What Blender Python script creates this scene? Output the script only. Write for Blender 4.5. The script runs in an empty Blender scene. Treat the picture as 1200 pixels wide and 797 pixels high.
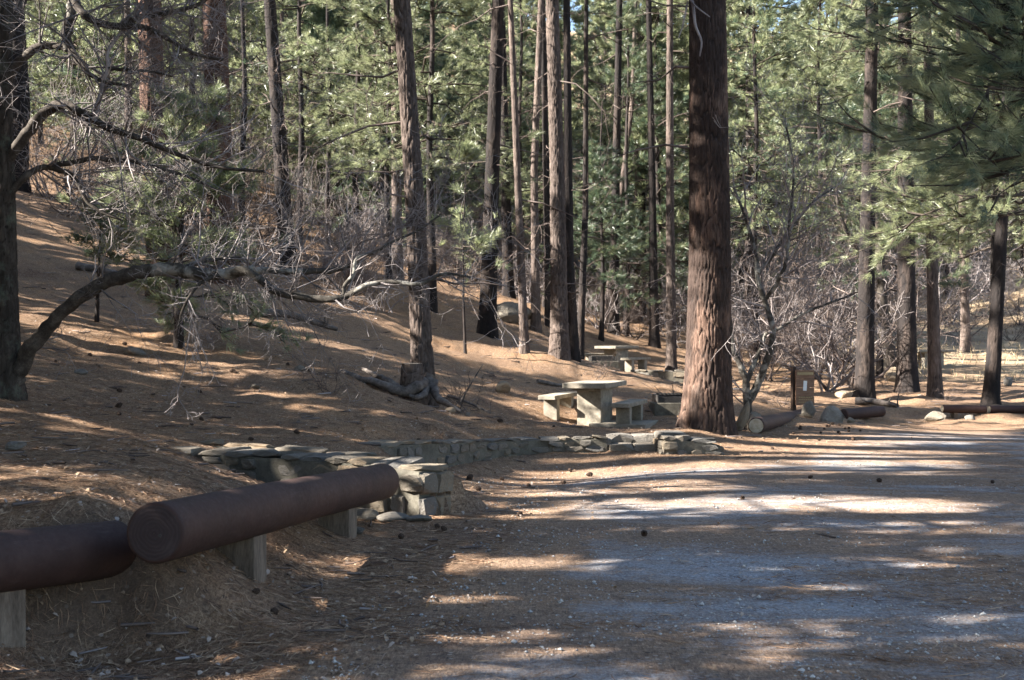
import bpy, bmesh, math, random
import numpy as np
from mathutils import Vector, Matrix

# ------------------------------------------------------------------ camera, light, exposure
scene = bpy.context.scene
F, CX, CY, CAMZ = 1433.0, 600.0, 398.5, 1.5          # focal length and centre of the 1200x797 photograph
cam_d = bpy.data.cameras.new("camera")
cam = bpy.data.objects.new("camera", cam_d)
scene.collection.objects.link(cam)
cam_d.sensor_width = 36.0
cam_d.lens = 36.0 * F / 1200.0
cam_d.clip_start, cam_d.clip_end = 0.1, 2000.0
cam_d.dof.use_dof = True
cam_d.dof.focus_distance = 11.0
cam_d.dof.aperture_fstop = 5.6
cam.location = (0, 0, CAMZ)
cam.rotation_euler = (math.radians(90), 0, 0)
scene.camera = cam

SUN_EL = math.radians(31.0)
_az = np.array([-0.985, -0.17]); _az /= np.linalg.norm(_az)
SUN = np.array([_az[0] * math.cos(SUN_EL), _az[1] * math.cos(SUN_EL), math.sin(SUN_EL)])   # towards the sun
world = bpy.data.worlds.new("World")
scene.world = world
world.use_nodes = True
_nt = world.node_tree
_bg = _nt.nodes["Background"]
_sky = _nt.nodes.new("ShaderNodeTexSky")
_sky.sky_type = 'NISHITA'
_sky.sun_disc = False
_sky.sun_elevation = SUN_EL
_sky.sun_rotation = math.atan2(SUN[0], SUN[1])
_nt.links.new(_sky.outputs[0], _bg.inputs[0])
_bg.inputs[1].default_value = 0.055
sun_d = bpy.data.lights.new("sun", 'SUN')
sun_d.energy = 5.0
sun_d.angle = math.radians(0.5)
sun_d.color = (1.0, 0.945, 0.865)
sun = bpy.data.objects.new("sun", sun_d)
scene.collection.objects.link(sun)
sun.rotation_euler = Vector(SUN).to_track_quat('Z', 'Y').to_euler()
scene.view_settings.view_transform = 'Standard'
scene.view_settings.look = 'None'
scene.view_settings.exposure = 2.85
scene.view_settings.gamma = 1.0
scene.cycles.max_bounces = 6
scene.cycles.transparent_max_bounces = 4

R_ = np.random.default_rng(7)
random.seed(7)
COL = scene.collection

# ------------------------------------------------------------------ numeric helpers
def P(px, py, d):
    """Point seen at photograph pixel (px, py) at distance d along the view."""
    return np.array([(px - CX) / F * d, d, CAMZ - (py - CY) / F * d])

def nrm(a):
    return a / np.maximum(np.linalg.norm(a, axis=-1, keepdims=True), 1e-9)

def hash2(ix, iy, s=0):
    h = (ix.astype(np.int64) * 374761393 + iy.astype(np.int64) * 668265263 + s * 974711) & 0x7fffffff
    h = ((h ^ (h >> 13)) * 1274126177) & 0x7fffffff
    return ((h ^ (h >> 16)) & 0xffff) / 65535.0

def vnoise(x, y, s=0):
    x = np.asarray(x, float); y = np.asarray(y, float)
    ix, iy = np.floor(x), np.floor(y)
    fx, fy = x - ix, y - iy
    fx = fx * fx * (3 - 2 * fx); fy = fy * fy * (3 - 2 * fy)
    a, b = hash2(ix, iy, s), hash2(ix + 1, iy, s)
    c, d = hash2(ix, iy + 1, s), hash2(ix + 1, iy + 1, s)
    return (a + (b - a) * fx) * (1 - fy) + (c + (d - c) * fx) * fy

def fbm(x, y, s=0, o=4):
    t, a = 0.0, 0.5
    for k in range(o):
        t = t + a * vnoise(x * 2 ** k + 13.7 * k, y * 2 ** k + 7.1 * k, s + k); a *= 0.5
    return t

def sstep(a, b, x):
    t = np.clip((x - a) / (b - a), 0, 1)
    return t * t * (3 - 2 * t)

# ------------------------------------------------------------------ terrain
_pix = [  # photograph pixel of a point of the ground and its distance
    (20, 468, 13), (110, 480, 13.3), (30, 560, 8.2), (0, 600, 6.9), (100, 600, 7.3), (130, 572, 8.0), (250, 562, 8.9),
    
    (330, 570, 10.7), (262, 548, 11.1), (297, 560, 10.95), (420, 603, 10.5), (420, 596, 10.4), (220, 532, 10.6), (150, 715, 6.3), (80, 797, 5.38), (330, 721, 6.66),
    
    (500, 640, 8.9), (5, 772, 5.65), (60, 770, 5.9), (480, 609, 10.2), (420, 600, 10.3), (60, 500, 11.5), (0, 530, 9.4),
    (300, 509, 13.4), (430, 519, 13.4), (200, 490, 14.5), (300, 460, 17), (200, 420, 19.5), (150, 380, 22.5),
    (100, 330, 28), (60, 270, 36), (40, 240, 40), (30, 395, 19), (300, 400, 22), (300, 350, 30), (330, 332, 36), (400, 362, 32),
    (450, 332, 39), (400, 440, 19), (490, 472, 20), (530, 402, 32), (570, 395, 35), (615, 415, 32), (655, 421, 32),
    (560, 360, 46), (640, 362, 49), (700, 385, 51), (720, 432, 41), (690, 497, 22.3), (620, 500, 19.5), (600, 460, 23),
    (560, 440, 26), (660, 450, 30), (520, 514, 15.2), (620, 514, 17.0), (715, 511, 17.2), (800, 508, 18.0),
    (512, 549, 14.2), (560, 539, 15.2), (620, 530, 16.2), (715, 530, 16.3), (850, 530, 16.5), (830, 506, 19.5), (940, 480, 25), (1012, 467, 33), (1062, 459, 36),
    (1095, 466, 34), (1160, 474, 31), (1150, 489, 28), (1000, 440, 45), (1150, 440, 48), (960, 402, 55), (1000, 382, 65),
    (1150, 402, 60), (1150, 360, 75), (900, 402, 55), (830, 410, 52), (800, 450, 36), (880, 513, 19), (1000, 494, 25),
    (760, 470, 24),
]
_ctrl = [tuple(P(*p)) for p in _pix]
_ctrl += [(x, y, -0.012 * max(0, x) - 0.0 * y) for x in (-0.6, 1.5, 4, 8, 14) for y in (-6, 2, 6, 10, 13.5)]
_ctrl += [(2.5, 16, -0.02), (5, 16, -0.08), (9, 18, -0.15), (9, 21, -0.2), (14, 22, -0.25), (-2.6, 4.5, 0), (-2.6, 2, 0), (-4, 2.5, .45),
          (-6, 0, .8), (-6, 5, .85), (-15, 0, 2.4), (-15, 12, 3.2), (-25, 25, 7.5), (-30, 10, 7), (-32, 40, 10), (-50, 0, 12), (-50, 50, 17),
          (-20, -20, 3), (30, 10, -.4), (40, 25, 0), (30, 45, .6), (60, 60, 8), (50, 80, 9), (0, 80, 7.5), (-30, 80, 15),
          (20, 100, 9), (-20, 110, 21), (60, 120, 16), (-60, 120, 33), (0, 150, 30), (70, 170, 33), (-80, 170, 52), (0, 200, 42),
          (110, 60, 18), (110, 0, 4), (-90, -10, 20), (0, -40, 0), (60, -40, 0), (-60, -40, 9), (120, 200, 50), (-120, 200, 70), (-120, 90, 38)]
_a, _b = P(181, 625, 5.95), P(448, 564, 10.2)            # the bank under the long log: soil against its back, cut away in front
_h = (_b - _a)[:2] / np.linalg.norm((_b - _a)[:2]); _bk = np.array([-_h[1], _h[0]])
for _t in (.08, .3, .52, .74, .95):
    _p = _a + (_b - _a) * _t
    _ctrl.append((*(_p[:2] + _bk * .24), _p[2] - .15 - .16 * _t ** 2)); _ctrl.append((*(_p[:2] + _bk * .6), _p[2] - .02 - .2 * _t ** 2))
    _ctrl.append((*(_p[:2] - _bk * .06), .10 - .11 * _t)); _ctrl.append((*(_p[:2] - _bk * .5), .04 - .05 * _t))
_c = np.array(_ctrl, float)

def _phi(r2):
    return np.where(r2 > 1e-9, 0.5 * r2 * np.log(np.maximum(r2, 1e-9)), 0)
_n = len(_c)
_d2 = ((_c[:, None, :2] - _c[None, :, :2]) ** 2).sum(-1)
_A = np.zeros((_n + 3, _n + 3))
_A[:_n, :_n] = _phi(_d2) + np.eye(_n) * 0.008
_A[:_n, _n:] = np.c_[np.ones(_n), _c[:, :2]]
_A[_n:, :_n] = _A[:_n, _n:].T
_w = np.linalg.solve(_A, np.r_[_c[:, 2], 0, 0, 0])

def _tps(x, y):
    x = np.asarray(x, float).ravel(); y = np.asarray(y, float).ravel()
    out = np.empty(len(x))
    for i in range(0, len(x), 20000):
        q = np.c_[x[i:i + 20000], y[i:i + 20000]]
        d2 = ((q[:, None] - _c[None, :, :2]) ** 2).sum(-1)
        out[i:i + 20000] = _phi(d2) @ _w[:_n] + _w[_n] + q @ _w[_n + 1:]
    return out

ROAD_EDGE = np.array([(-2.2, -8), (-2.0, 3.0), (-1.5, 5.5), (-1.0, 6.9), (-0.5, 9.0), (-0.4, 10.6), (-0.75, 12.6), (-0.55, 14.2), (0.3, 15.9), (1.4, 16.05),
                      (2.8, 16.1), (3.7, 17.8), (5.2, 21.5), (8.5, 24.5), (12, 26.5), (17, 28.3), (26, 30), (60, 33)])
def road_side(x, y):
    """> 0 on the road: metres to its left edge."""
    x = np.asarray(x, float); y = np.asarray(y, float)
    best = np.full(x.shape, 1e9); sign = np.ones(x.shape)
    for a, b in zip(ROAD_EDGE[:-1], ROAD_EDGE[1:]):
        d = b - a
        t = np.clip(((x - a[0]) * d[0] + (y - a[1]) * d[1]) / (d @ d), 0, 1)
        dx, dy = x - a[0] - t * d[0], y - a[1] - t * d[1]
        r = np.hypot(dx, dy)
        s = np.where(d[0] * (y - a[1]) - d[1] * (x - a[0]) < 0, 1, -1)
        m = r < best
        best = np.where(m, r, best); sign = np.where(m, s, sign)
    return best * sign

def _poly(x, y, pl):
    best = np.full(x.shape, 1e9); sd = np.zeros(x.shape); bz = np.zeros(x.shape); tz = np.zeros(x.shape)
    for a, b in zip(pl[:-1], pl[1:]):
        d = b[:2] - a[:2]
        t = ((x - a[0]) * d[0] + (y - a[1]) * d[1]) / (d @ d)
        tc = np.clip(t, 0, 1)
        r = np.hypot(x - a[0] - tc * d[0], y - a[1] - tc * d[1])
        s = np.where(d[0] * (y - a[1]) - d[1] * (x - a[0]) < 0, 1., -1.)
        inside = (t > -.02) & (t < 1.02)
        m = (r < best) & inside
        best = np.where(m, r, best); sd = np.where(m, s, sd); bz = np.where(m, a[3] + (b[3] - a[3]) * tc, bz); tz = np.where(m, a[2] + (b[2] - a[2]) * tc, tz)
    return np.where(best > 1e8, 1e9, best * sd), bz, tz
WALL_LONG = np.array([(*P(432, 520, 13.5), .05), (*P(470, 519, 13.9), .0), (*P(515, 517, 14.5), -.02), (*P(560, 516, 15.4), -.02), (*P(620, 514, 16.3), -.02), (*P(668, 513, 16.4), -.02), (*P(714, 512, 16.4), -.02)])
WALL_NEAR = np.array([(*P(232, 527, 11.6), .38), (*P(300, 531, 11.3), .18), (*P(340, 534, 11.15), .10), (*P(440, 541, 10.75), -.02), (*P(494, 549, 10.45), -.03)])
def wall_ground(x, y, z):
    """Cut the ground away in front of the two walls and fill it up behind them."""
    for pl in (WALL_LONG, WALL_NEAR):
        sd, bz, tz = _poly(x, y, pl)
        k = sstep(.9, .15, sd)
        z = np.where((sd > -.12) & (sd < .9), np.minimum(z, z * (1 - k) + bz * k), z)
        kb = sstep(-1.1, -.3, sd)
        z = np.where((sd < -.12) & (sd > -1.1), z * (1 - kb) + (tz - .06) * kb, z)
    return z
def _height_exact(x, y):
    x = np.asarray(x, float); y = np.asarray(y, float); sh = x.shape
    z = _tps(x, y).reshape(sh)
    rs = road_side(x, y)
    off = sstep(0.1, -1.0, rs)
    far = sstep(5, 30, np.hypot(x, y))
    z = wall_ground(x, y, z)
    z = z + off * (fbm(x * 1.1, y * 1.1, 3) - .47) * (0.10 + .25 * far) + (fbm(x * 6, y * 6, 9, 3) - .44) * (0.012 + .035 * off)
    return z

# regular look-up grid
GX0, GX1, GY0, GY1, GS = -70.0, 70.0, -30.0, 130.0, 0.2
_gx = np.arange(GX0, GX1 + GS, GS); _gy = np.arange(GY0, GY1 + GS, GS)
_coarse_x = np.arange(GX0, GX1 + .4, .4); _coarse_y = np.arange(GY0, GY1 + .4, .4)
_near = None
_HG = None
def _make_grid():
    global _HG
    X, Y = np.meshgrid(_coarse_x, _coarse_y, indexing='ij')
    _HG = _tps(X, Y).reshape(X.shape)
_make_grid()
def H(x, y):
    """Ground height, quick."""
    x = np.asarray(x, float); y = np.asarray(y, float)
    fx = np.clip((x - GX0) / .4, 0, _HG.shape[0] - 1.001); fy = np.clip((y - GY0) / .4, 0, _HG.shape[1] - 1.001)
    i = fx.astype(int); j = fy.astype(int); u = fx - i; v = fy - j
    return (_HG[i, j] * (1 - u) * (1 - v) + _HG[i + 1, j] * u * (1 - v) + _HG[i, j + 1] * (1 - u) * v + _HG[i + 1, j + 1] * u * v)
def HE(x, y):
    return float(_height_exact(np.array([float(x)]), np.array([float(y)]))[0])
def G(px, d):
    """Ground point in the column of pixel px at distance d."""
    x = (px - CX) / F * d
    return np.array([x, d, HE(x, d)])

# ------------------------------------------------------------------ where sun reaches the ground in the photograph (gaps in the canopy)
_lit_polys = [
    [(525, 581), (560, 575), (640, 577), (760, 579), (900, 574), (1000, 576), (1080, 588), (1080, 607), (960, 611), (850, 606), (720, 601), (600, 595)],
    [(900, 548), (1010, 544), (1145, 552), (1145, 565), (1000, 562), (905, 558)],
    [(1110, 604), (1200, 602), (1200, 613), (1115, 613)],
    [(640, 555), (740, 556), (740, 563), (650, 564)],
    [(440, 717), (530, 706), (655, 706), (620, 719), (455, 725)],
    [(755, 725), (870, 719), (1050, 723), (1190, 729), (1040, 735), (800, 734)],
    [(560, 776), (700, 764), (740, 770), (700, 786), (540, 794)],
    [(820, 774), (900, 767), (1060, 771), (1010, 792), (840, 793)],
    [(1150, 780), (1200, 774), (1200, 788), (1150, 790)],
    [(860, 532), (940, 526), (1060, 528), (1060, 536), (900, 541)],
    [(950, 513), (1200, 516), (1200, 524), (970, 521)],
    [(1080, 500), (1200, 496), (1200, 503), (1090, 507)],
    [(520, 408), (560, 408), (655, 424), (760, 448), (830, 462), (830, 470), (700, 450), (600, 438), (520, 424)],
    [(640, 494), (800, 486), (800, 500), (660, 506)],
    [(540, 466), (640, 470), (640, 476), (540, 474)],
    [(180, 402), (320, 442), (430, 470), (430, 474), (310, 449), (180, 408)],
    [(395, 340), (475, 380), (475, 402), (400, 362)],
    [(240, 360), (480, 430), (480, 436), (240, 366)],
    [(30, 250), (170, 305), (170, 318), (30, 264)],
    [(30, 276), (150, 322), (150, 330), (30, 286)],
    [(20, 368), (110, 392), (120, 408), (20, 384)],
    [(0, 492), (70, 497), (70, 508), (0, 506)],
    [(120, 432), (300, 462), (440, 492), (440, 499), (290, 472), (120, 442)],
    [(220, 511), (330, 514), (420, 526), (400, 531), (300, 522)],
    [(860, 470), (1000, 474), (1000, 482), (860, 482)],
    [(1030, 466), (1120, 464), (1200, 462), (1200, 470), (1090, 480), (1030, 476)],
    [(920, 376), (1200, 350), (1200, 432), (1060, 428), (930, 402)],
    [(690, 430), (800, 434), (800, 442), (700, 440)],
    [(120, 590), (200, 588), (260, 592), (200, 604), (140, 606)],
]
_LW, _LH = 600, 399
_yy, _xx = np.mgrid[0:_LH, 0:_LW]
_lit = np.zeros((_LH, _LW), bool)
for poly in _lit_polys:
    q = np.array(poly) / 2.0
    ins = np.zeros_like(_lit)
    for (x0, y0), (x1, y1) in zip(q, np.roll(q, -1, 0)):
        if y0 != y1:
            c = ((y0 > _yy) != (y1 > _yy)) & (_xx < (x1 - x0) * (_yy - y0) / (y1 - y0) + x0)
            ins ^= c
    _lit |= ins
_LIT_BALLS = []      # (centre, radius): things the photograph shows in the sun
def lit_ball(px, py, d, r):
    _LIT_BALLS.append((P(px, py, d), r))
for a in ((215, 316, 13, .3), (340, 345, 12.6, .2), (430, 330, 12.5, .3), (470, 130, 36, 3.0), (540, 240, 30, 1.2), (1100, 250, 25, 2.2), (1060, 140, 26, 1.5),
          (690, 470, 22.4, .9), (720, 420, 41, 1.2), (167, 110, 27, .8), (167, 200, 27, .5), (930, 170, 45, 4), (940, 300, 35, 1.5), (885, 495, 20, .5), (1165, 420, 31, .5),
          (400, 70, 44, 3.0), (350, 60, 50, 3), (640, 150, 40, .8), (300, 250, 14, .6), (420, 280, 16, .8)):
    lit_ball(*a)
lit_ball(225, 235, 20.3, 1.1)
lit_ball(1095, 265, 25.3, 2.6)
for _b in ((455, 150, 41, 2.5), (385, 90, 50, 3), (640, 110, 52, 3), (520, 60, 38, 2.5), (735, 150, 52, 3), (900, 100, 47, 3), (700, 250, 46, 2)):
    lit_ball(*_b)

def carve(c, size=.13):
    """Which of the points c (N,3) keep their foliage: no sunbeam of the photograph passes there."""
    keep = np.ones(len(c), bool)
    for T, r in _LIT_BALLS:
        v = c - T
        t = v @ SUN
        dist = np.linalg.norm(v - t[:, None] * SUN, axis=1)
        keep &= ~((t > r + .4) & (dist < r))
    side = np.array([SUN[1], -SUN[0], 0]); side /= np.linalg.norm(side)
    up = np.cross(side, SUN)
    for off in (0 * side, size * side, -size * side, size * up, -size * up):
        idx = np.nonzero(keep)[0]
        p = c[idx] + off
        alive = np.ones(len(idx), bool)
        hit = np.full((len(idx), 3), np.nan)
        for k in range(120):
            if not alive.any():
                break
            q = p[alive] - SUN * (0.6 * k)
            below = q[:, 2] < H(q[:, 0], q[:, 1])
            ai = np.nonzero(alive)[0]
            hit[ai[below]] = q[below]
            alive[ai[below]] = False
        ok = ~np.isnan(hit[:, 0]) & (hit[:, 1] > 4)
        h = hit[ok]
        px = CX + F * h[:, 0] / h[:, 1]; py = CY - F * (h[:, 2] - CAMZ) / h[:, 1]
        m = (px >= 0) & (px < 1199) & (py >= 0) & (py < 796)
        li = np.zeros(len(h), bool)
        li[m] = _lit[(py[m] / 2).astype(int), (px[m] / 2).astype(int)]
        n = vnoise(h[:, :2] @ side[:2] * 2.1, h[:, :2] @ np.array([side[1], -side[0]]) * .16, 41)      # narrow gaps drawn out along the sun's azimuth
        road_ = (py > 520) & m & (px > 430)
        li = (li & ((n > .33) | (h[:, 1] > 22) | ((h[:, 1] < 7.5) & (n > .22)))) | (road_ & (n > .84))
        keep[idx[np.nonzero(ok)[0][li]]] = False
    return keep

# ------------------------------------------------------------------ mesh helpers
class MB:
    def __init__(self):
        self.v, self.f, self.n, self.at = [], [], 0, []
    def add(self, v, f, mi=0, smooth=True, at=None):
        v = np.asarray(v, float).reshape(-1, 3); f = np.asarray(f, int)
        self.v.append(v); self.f.append((f + self.n, mi, smooth)); self.n += len(v)
        self.at.append(np.zeros(len(v)) if at is None else np.asarray(at, float).ravel())
    def mesh(self, name, mats, origin=(0, 0, 0)):
        me = bpy.data.meshes.new(name)
        V = np.concatenate(self.v) - np.asarray(origin, float)
        lens = np.concatenate([np.full(len(f), f.shape[1]) for f, _, _ in self.f])
        loops = np.concatenate([f.ravel() for f, _, _ in self.f])
        mi = np.concatenate([np.full(len(f), m) for f, m, _ in self.f])
        sm = np.concatenate([np.full(len(f), s) for f, _, s in self.f])
        me.vertices.add(len(V)); me.vertices.foreach_set("co", V.astype(np.float32).ravel())
        me.loops.add(len(loops)); me.loops.foreach_set("vertex_index", loops.astype(np.int32))
        me.polygons.add(len(lens))
        st = np.concatenate([[0], np.cumsum(lens)[:-1]])
        me.polygons.foreach_set("loop_start", st.astype(np.int32))
        me.polygons.foreach_set("loop_total", lens.astype(np.int32))
        me.polygons.foreach_set("material_index", mi.astype(np.int32))
        me.polygons.foreach_set("use_smooth", sm.astype(bool))
        at = np.concatenate(self.at)
        if at.any():
            a = me.attributes.new("plate", 'FLOAT', 'POINT')
            a.data.foreach_set("value", at.astype(np.float32))
        for m in mats:
            me.materials.append(m)
        me.update(calc_edges=True)
        return me

def grid_faces(K, S, wrap=True, base=0):
    i = np.arange(K - 1)[:, None] * S
    j = np.arange(S if wrap else S - 1)[None, :]
    jn = (j + 1) % S
    return np.stack([i + j, i + jn, i + S + jn, i + S + j], -1).reshape(-1, 4) + base

def tube(mb, pts, rad, S=10, mi=0, cap=True, rough=0.0, seed=0, smooth=True):
    """One tube through pts with radii rad, parallel-transported, optional knobbly surface."""
    pts = np.asarray(pts, float); K = len(pts)
    rad = np.broadcast_to(np.asarray(rad, float), (K,))
    T = np.gradient(pts, axis=0); T = nrm(T)
    u = np.cross(T[0], [0.31, 0.2, 0.93]); u /= np.linalg.norm(u)
    ang = np.linspace(0, 2 * np.pi, S, endpoint=False)
    V = np.empty((K, S, 3))
    s = np.r_[0, np.cumsum(np.linalg.norm(np.diff(pts, axis=0), axis=1))]
    for k in range(K):
        u = u - T[k] * (u @ T[k]); u /= np.linalg.norm(u)
        v = np.cross(T[k], u)
        r = np.full(S, rad[k])
        if rough:
            r = r * (1 + rough * (fbm(np.cos(ang) * 1.6 + 5 + seed * 3.1, np.sin(ang) * 1.6 + s[k] / max(rad[k], .01) * .35, seed) - .47) * 2)
        V[k] = pts[k] + r[:, None] * (np.cos(ang)[:, None] * u + np.sin(ang)[:, None] * v)
    mb.add(V, grid_faces(K, S), mi, smooth)
    if cap:
        for ring, rev in ((V[0], True), (V[-1], False)):
            idx = np.arange(S)
            c = ring.mean(0)
            f = np.stack([np.full(S, S), idx, (idx + 1) % S], 1)
            if rev:
                f = f[:, ::-1]
            mb.add(np.vstack([ring, c]), f, mi, False)

def tubes(mb, Pn, Rn, S=3, mi=0):
    """Many tubes at once: Pn (M,K,3), Rn (M,K)."""
    M, K = Pn.shape[:2]
    if M == 0:
        return
    d = nrm(Pn[:, -1] - Pn[:, 0])
    ref = np.where(np.abs(d[:, 2:3]) > .8, np.array([[1., 0, 0]]), np.array([[0, 0, 1.]]))
    u = nrm(np.cross(d, ref)); v = np.cross(d, u)
    a = np.linspace(0, 2 * np.pi, S, endpoint=False)
    off = np.cos(a)[None, :, None] * u[:, None] + np.sin(a)[None, :, None] * v[:, None]
    V = Pn[:, :, None] + Rn[:, :, None, None] * off[:, None]
    f = grid_faces(K, S)
    Fc = (f[None] + (np.arange(M) * K * S)[:, None, None]).reshape(-1, 4)
    mb.add(V, Fc, mi, True)

def smooth_path(pts, n):
    """Catmull-Rom through pts (any width of row)."""
    p = np.asarray(pts, float)
    p = np.vstack([2 * p[0] - p[1], p, 2 * p[-1] - p[-2]])
    m = len(p) - 3
    out = []
    for t in np.linspace(0, m - 1e-6, n):
        i = int(t); u = t - i
        a, b, c, d = p[i:i + 4]
        out.append(.5 * (2 * b + (c - a) * u + (2 * a - 5 * b + 4 * c - d) * u * u + (3 * b - a - 3 * c + d) * u ** 3))
    return np.array(out)

def twigs(mb, base, dirs, length, rad, rng, levels=3, kids=4, K=4, up=.15, wig=.25, S=3, mi=0, ratio=.6, angle=(25, 65), minr=.0012):
    """Recursive bare twigs; level 0 are the given shoots."""
    base = np.asarray(base, float); dirs = nrm(np.asarray(dirs, float))
    length = np.asarray(length, float); rad = np.asarray(rad, float)
    for lv in range(levels):
        M = len(base)
        if M == 0:
            return
        Pn = np.empty((M, K, 3)); Pn[:, 0] = base
        d = dirs.copy(); D = [d]
        for k in range(1, K):
            d = nrm(d + rng.normal(0, wig, (M, 3)) + np.array([0, 0, up * .4]))
            D.append(d)
            Pn[:, k] = Pn[:, k - 1] + d * (length / (K - 1))[:, None]
        tt = np.linspace(0, 1, K)
        Rn = np.maximum(rad[:, None] * (1 - .65 * tt)[None], minr)
        tubes(mb, Pn, Rn, S if lv else max(S, 4), mi)
        if lv == levels - 1:
            return
        nk = kids
        t = rng.uniform(.2, 1.0, (M, nk)); t[:, 0] = 1.0
        i = np.minimum((t * (K - 1)).astype(int), K - 2); fr = t * (K - 1) - i
        rows = np.arange(M)[:, None]
        b = Pn[rows, i] * (1 - fr[..., None]) + Pn[rows, i + 1] * fr[..., None]
        dd = np.stack(D, 1)[rows, i]
        rnd = rng.normal(0, 1, (M, nk, 3)); perp = nrm(rnd - (rnd * dd).sum(-1, keepdims=True) * dd)
        th = np.radians(rng.uniform(*angle, (M, nk)))[..., None]
        nd = nrm(dd * np.cos(th) + perp * np.sin(th) + np.array([0, 0, up]))
        L = length[:, None] * ratio * rng.uniform(.55, 1.2, (M, nk))
        Rr = np.maximum(rad[:, None] * .5 * (1.15 - .6 * t), minr)
        base, dirs, length, rad = b.reshape(-1, 3), nd.reshape(-1, 3), L.ravel(), Rr.ravel()

def tufts(mb, c, d, L, w, blades, rng, spread=1.0, mi=0, nm=1):
    """Needle tufts: bursts of thin blades at c along d; nm material slots are shared out tuft by tuft."""
    N = len(c)
    if N == 0:
        return
    d = nrm(d)
    L = np.broadcast_to(np.asarray(L, float), (N,))
    rnd = nrm(rng.normal(0, 1, (N, blades, 3)))
    s = rng.uniform(.15, 1.0, (N, blades, 1)) * spread
    bd = nrm(d[:, None] * 1.0 + rnd * s)
    bl = (L[:, None] * rng.uniform(.7, 1.1, (N, blades)))[..., None]
    side = nrm(np.cross(bd, nrm(rng.normal(0, 1, (N, blades, 3)))))
    root = c[:, None] + rng.normal(0, 1, (N, blades, 3)) * (L[:, None, None] * .08)
    a = root - side * (w / 2); b = root + side * (w / 2); tip = root + bd * bl
    tip[..., 2] -= bl[..., 0] * .08
    V = np.stack([a, b, tip], 2)
    sel = rng.integers(0, nm, N)
    for k in range(nm):
        Vk = V[sel == k].reshape(-1, 3)
        if len(Vk):
            mb.add(Vk, np.arange(len(Vk)).reshape(-1, 3), mi + k, False)

def boughs(mb, st, dirh, elev, L, rng, ntw=8, tuft=(.22, .012, 14), droop=.18, per=3, wood=0, leaf=1, nleaf=2, docarve=True, r0=.014, bare=.25, twigwood=True, cull=False):
    """Conifer boughs: start points st, horizontal directions dirh (angle), elevation (rad), length L."""
    N = len(st)
    K = 6
    s = np.linspace(0, 1, K)
    hd = np.stack([np.cos(dirh), np.sin(dirh), np.zeros(N)], 1)
    wob = rng.normal(0, .05, (N, K, 3)); wob[:, 0] = 0
    Pn = st[:, None] + hd[:, None] * (L * np.cos(elev))[:, None, None] * s[None, :, None]
    Pn[..., 2] += (L * np.sin(elev))[:, None] * s - droop * L[:, None] * s ** 2 + .5 * droop * L[:, None] * s ** 4
    Pn = Pn + wob * L[:, None, None]
    if cull:
        ok = carve(Pn[:, 1:].reshape(-1, 3), .05).reshape(N, K - 1).mean(1) > .55
        Pn, L, N = Pn[ok], L[ok], int(ok.sum())
    Rn = np.maximum(L[:, None] * r0 * (1 - .85 * s)[None], .004)
    tubes(mb, Pn, Rn, 5, wood)
    t = rng.uniform(bare, 1, (N, ntw)); t[:, 0] = 1
    i = np.minimum((t * (K - 1)).astype(int), K - 2); fr = t * (K - 1) - i
    rows = np.arange(N)[:, None]
    b = Pn[rows, i] * (1 - fr[..., None]) + Pn[rows, i + 1] * fr[..., None]
    bd = nrm(Pn[rows, i + 1] - Pn[rows, i])
    lat = nrm(np.cross(bd, [0, 0, 1.])) * np.where(rng.random((N, ntw, 1)) < .5, 1, -1)
    th = np.radians(rng.uniform(15, 65, (N, ntw)))[..., None]; th[:, 0] *= .2
    td = nrm(bd * np.cos(th) + lat * np.sin(th) + rng.normal(0, .18, (N, ntw, 3)) + np.array([0, 0, .1]))
    tl = (L[:, None] * .34 * (1.2 - .6 * t) * rng.uniform(.6, 1.2, (N, ntw)))
    M = N * ntw
    b, td, tl = b.reshape(M, 3), td.reshape(M, 3), tl.reshape(M)
    TP = np.stack([b, b + td * tl[:, None] * .5, b + (td + [0, 0, .12]) * tl[:, None]], 1)
    u = np.linspace(.35, 1, per)
    c = (b[:, None] + td[:, None] * tl[:, None, None] * u[None, :, None]).reshape(-1, 3) + rng.normal(0, .04, (M * per, 3))
    d = np.repeat(td, per, 0) + np.array([0, 0, .35]) + rng.normal(0, .25, (M * per, 3))
    kt = np.ones(M, bool)
    if docarve:
        k = carve(c, .22 if cull and tuft[0] > .35 else .12)
        kt = k.reshape(M, per).any(1)
        c, d = c[k], d[k]
    if twigwood:
        tubes(mb, TP[kt], np.stack([tl * .018 + .003, tl * .01 + .002, np.full(M, .002)], 1)[kt], 3, wood)
    tufts(mb, c, d, tuft[0] * rng.uniform(.75, 1.2, len(c)), tuft[1], tuft[2], rng, 1.0, leaf, nleaf)

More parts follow.
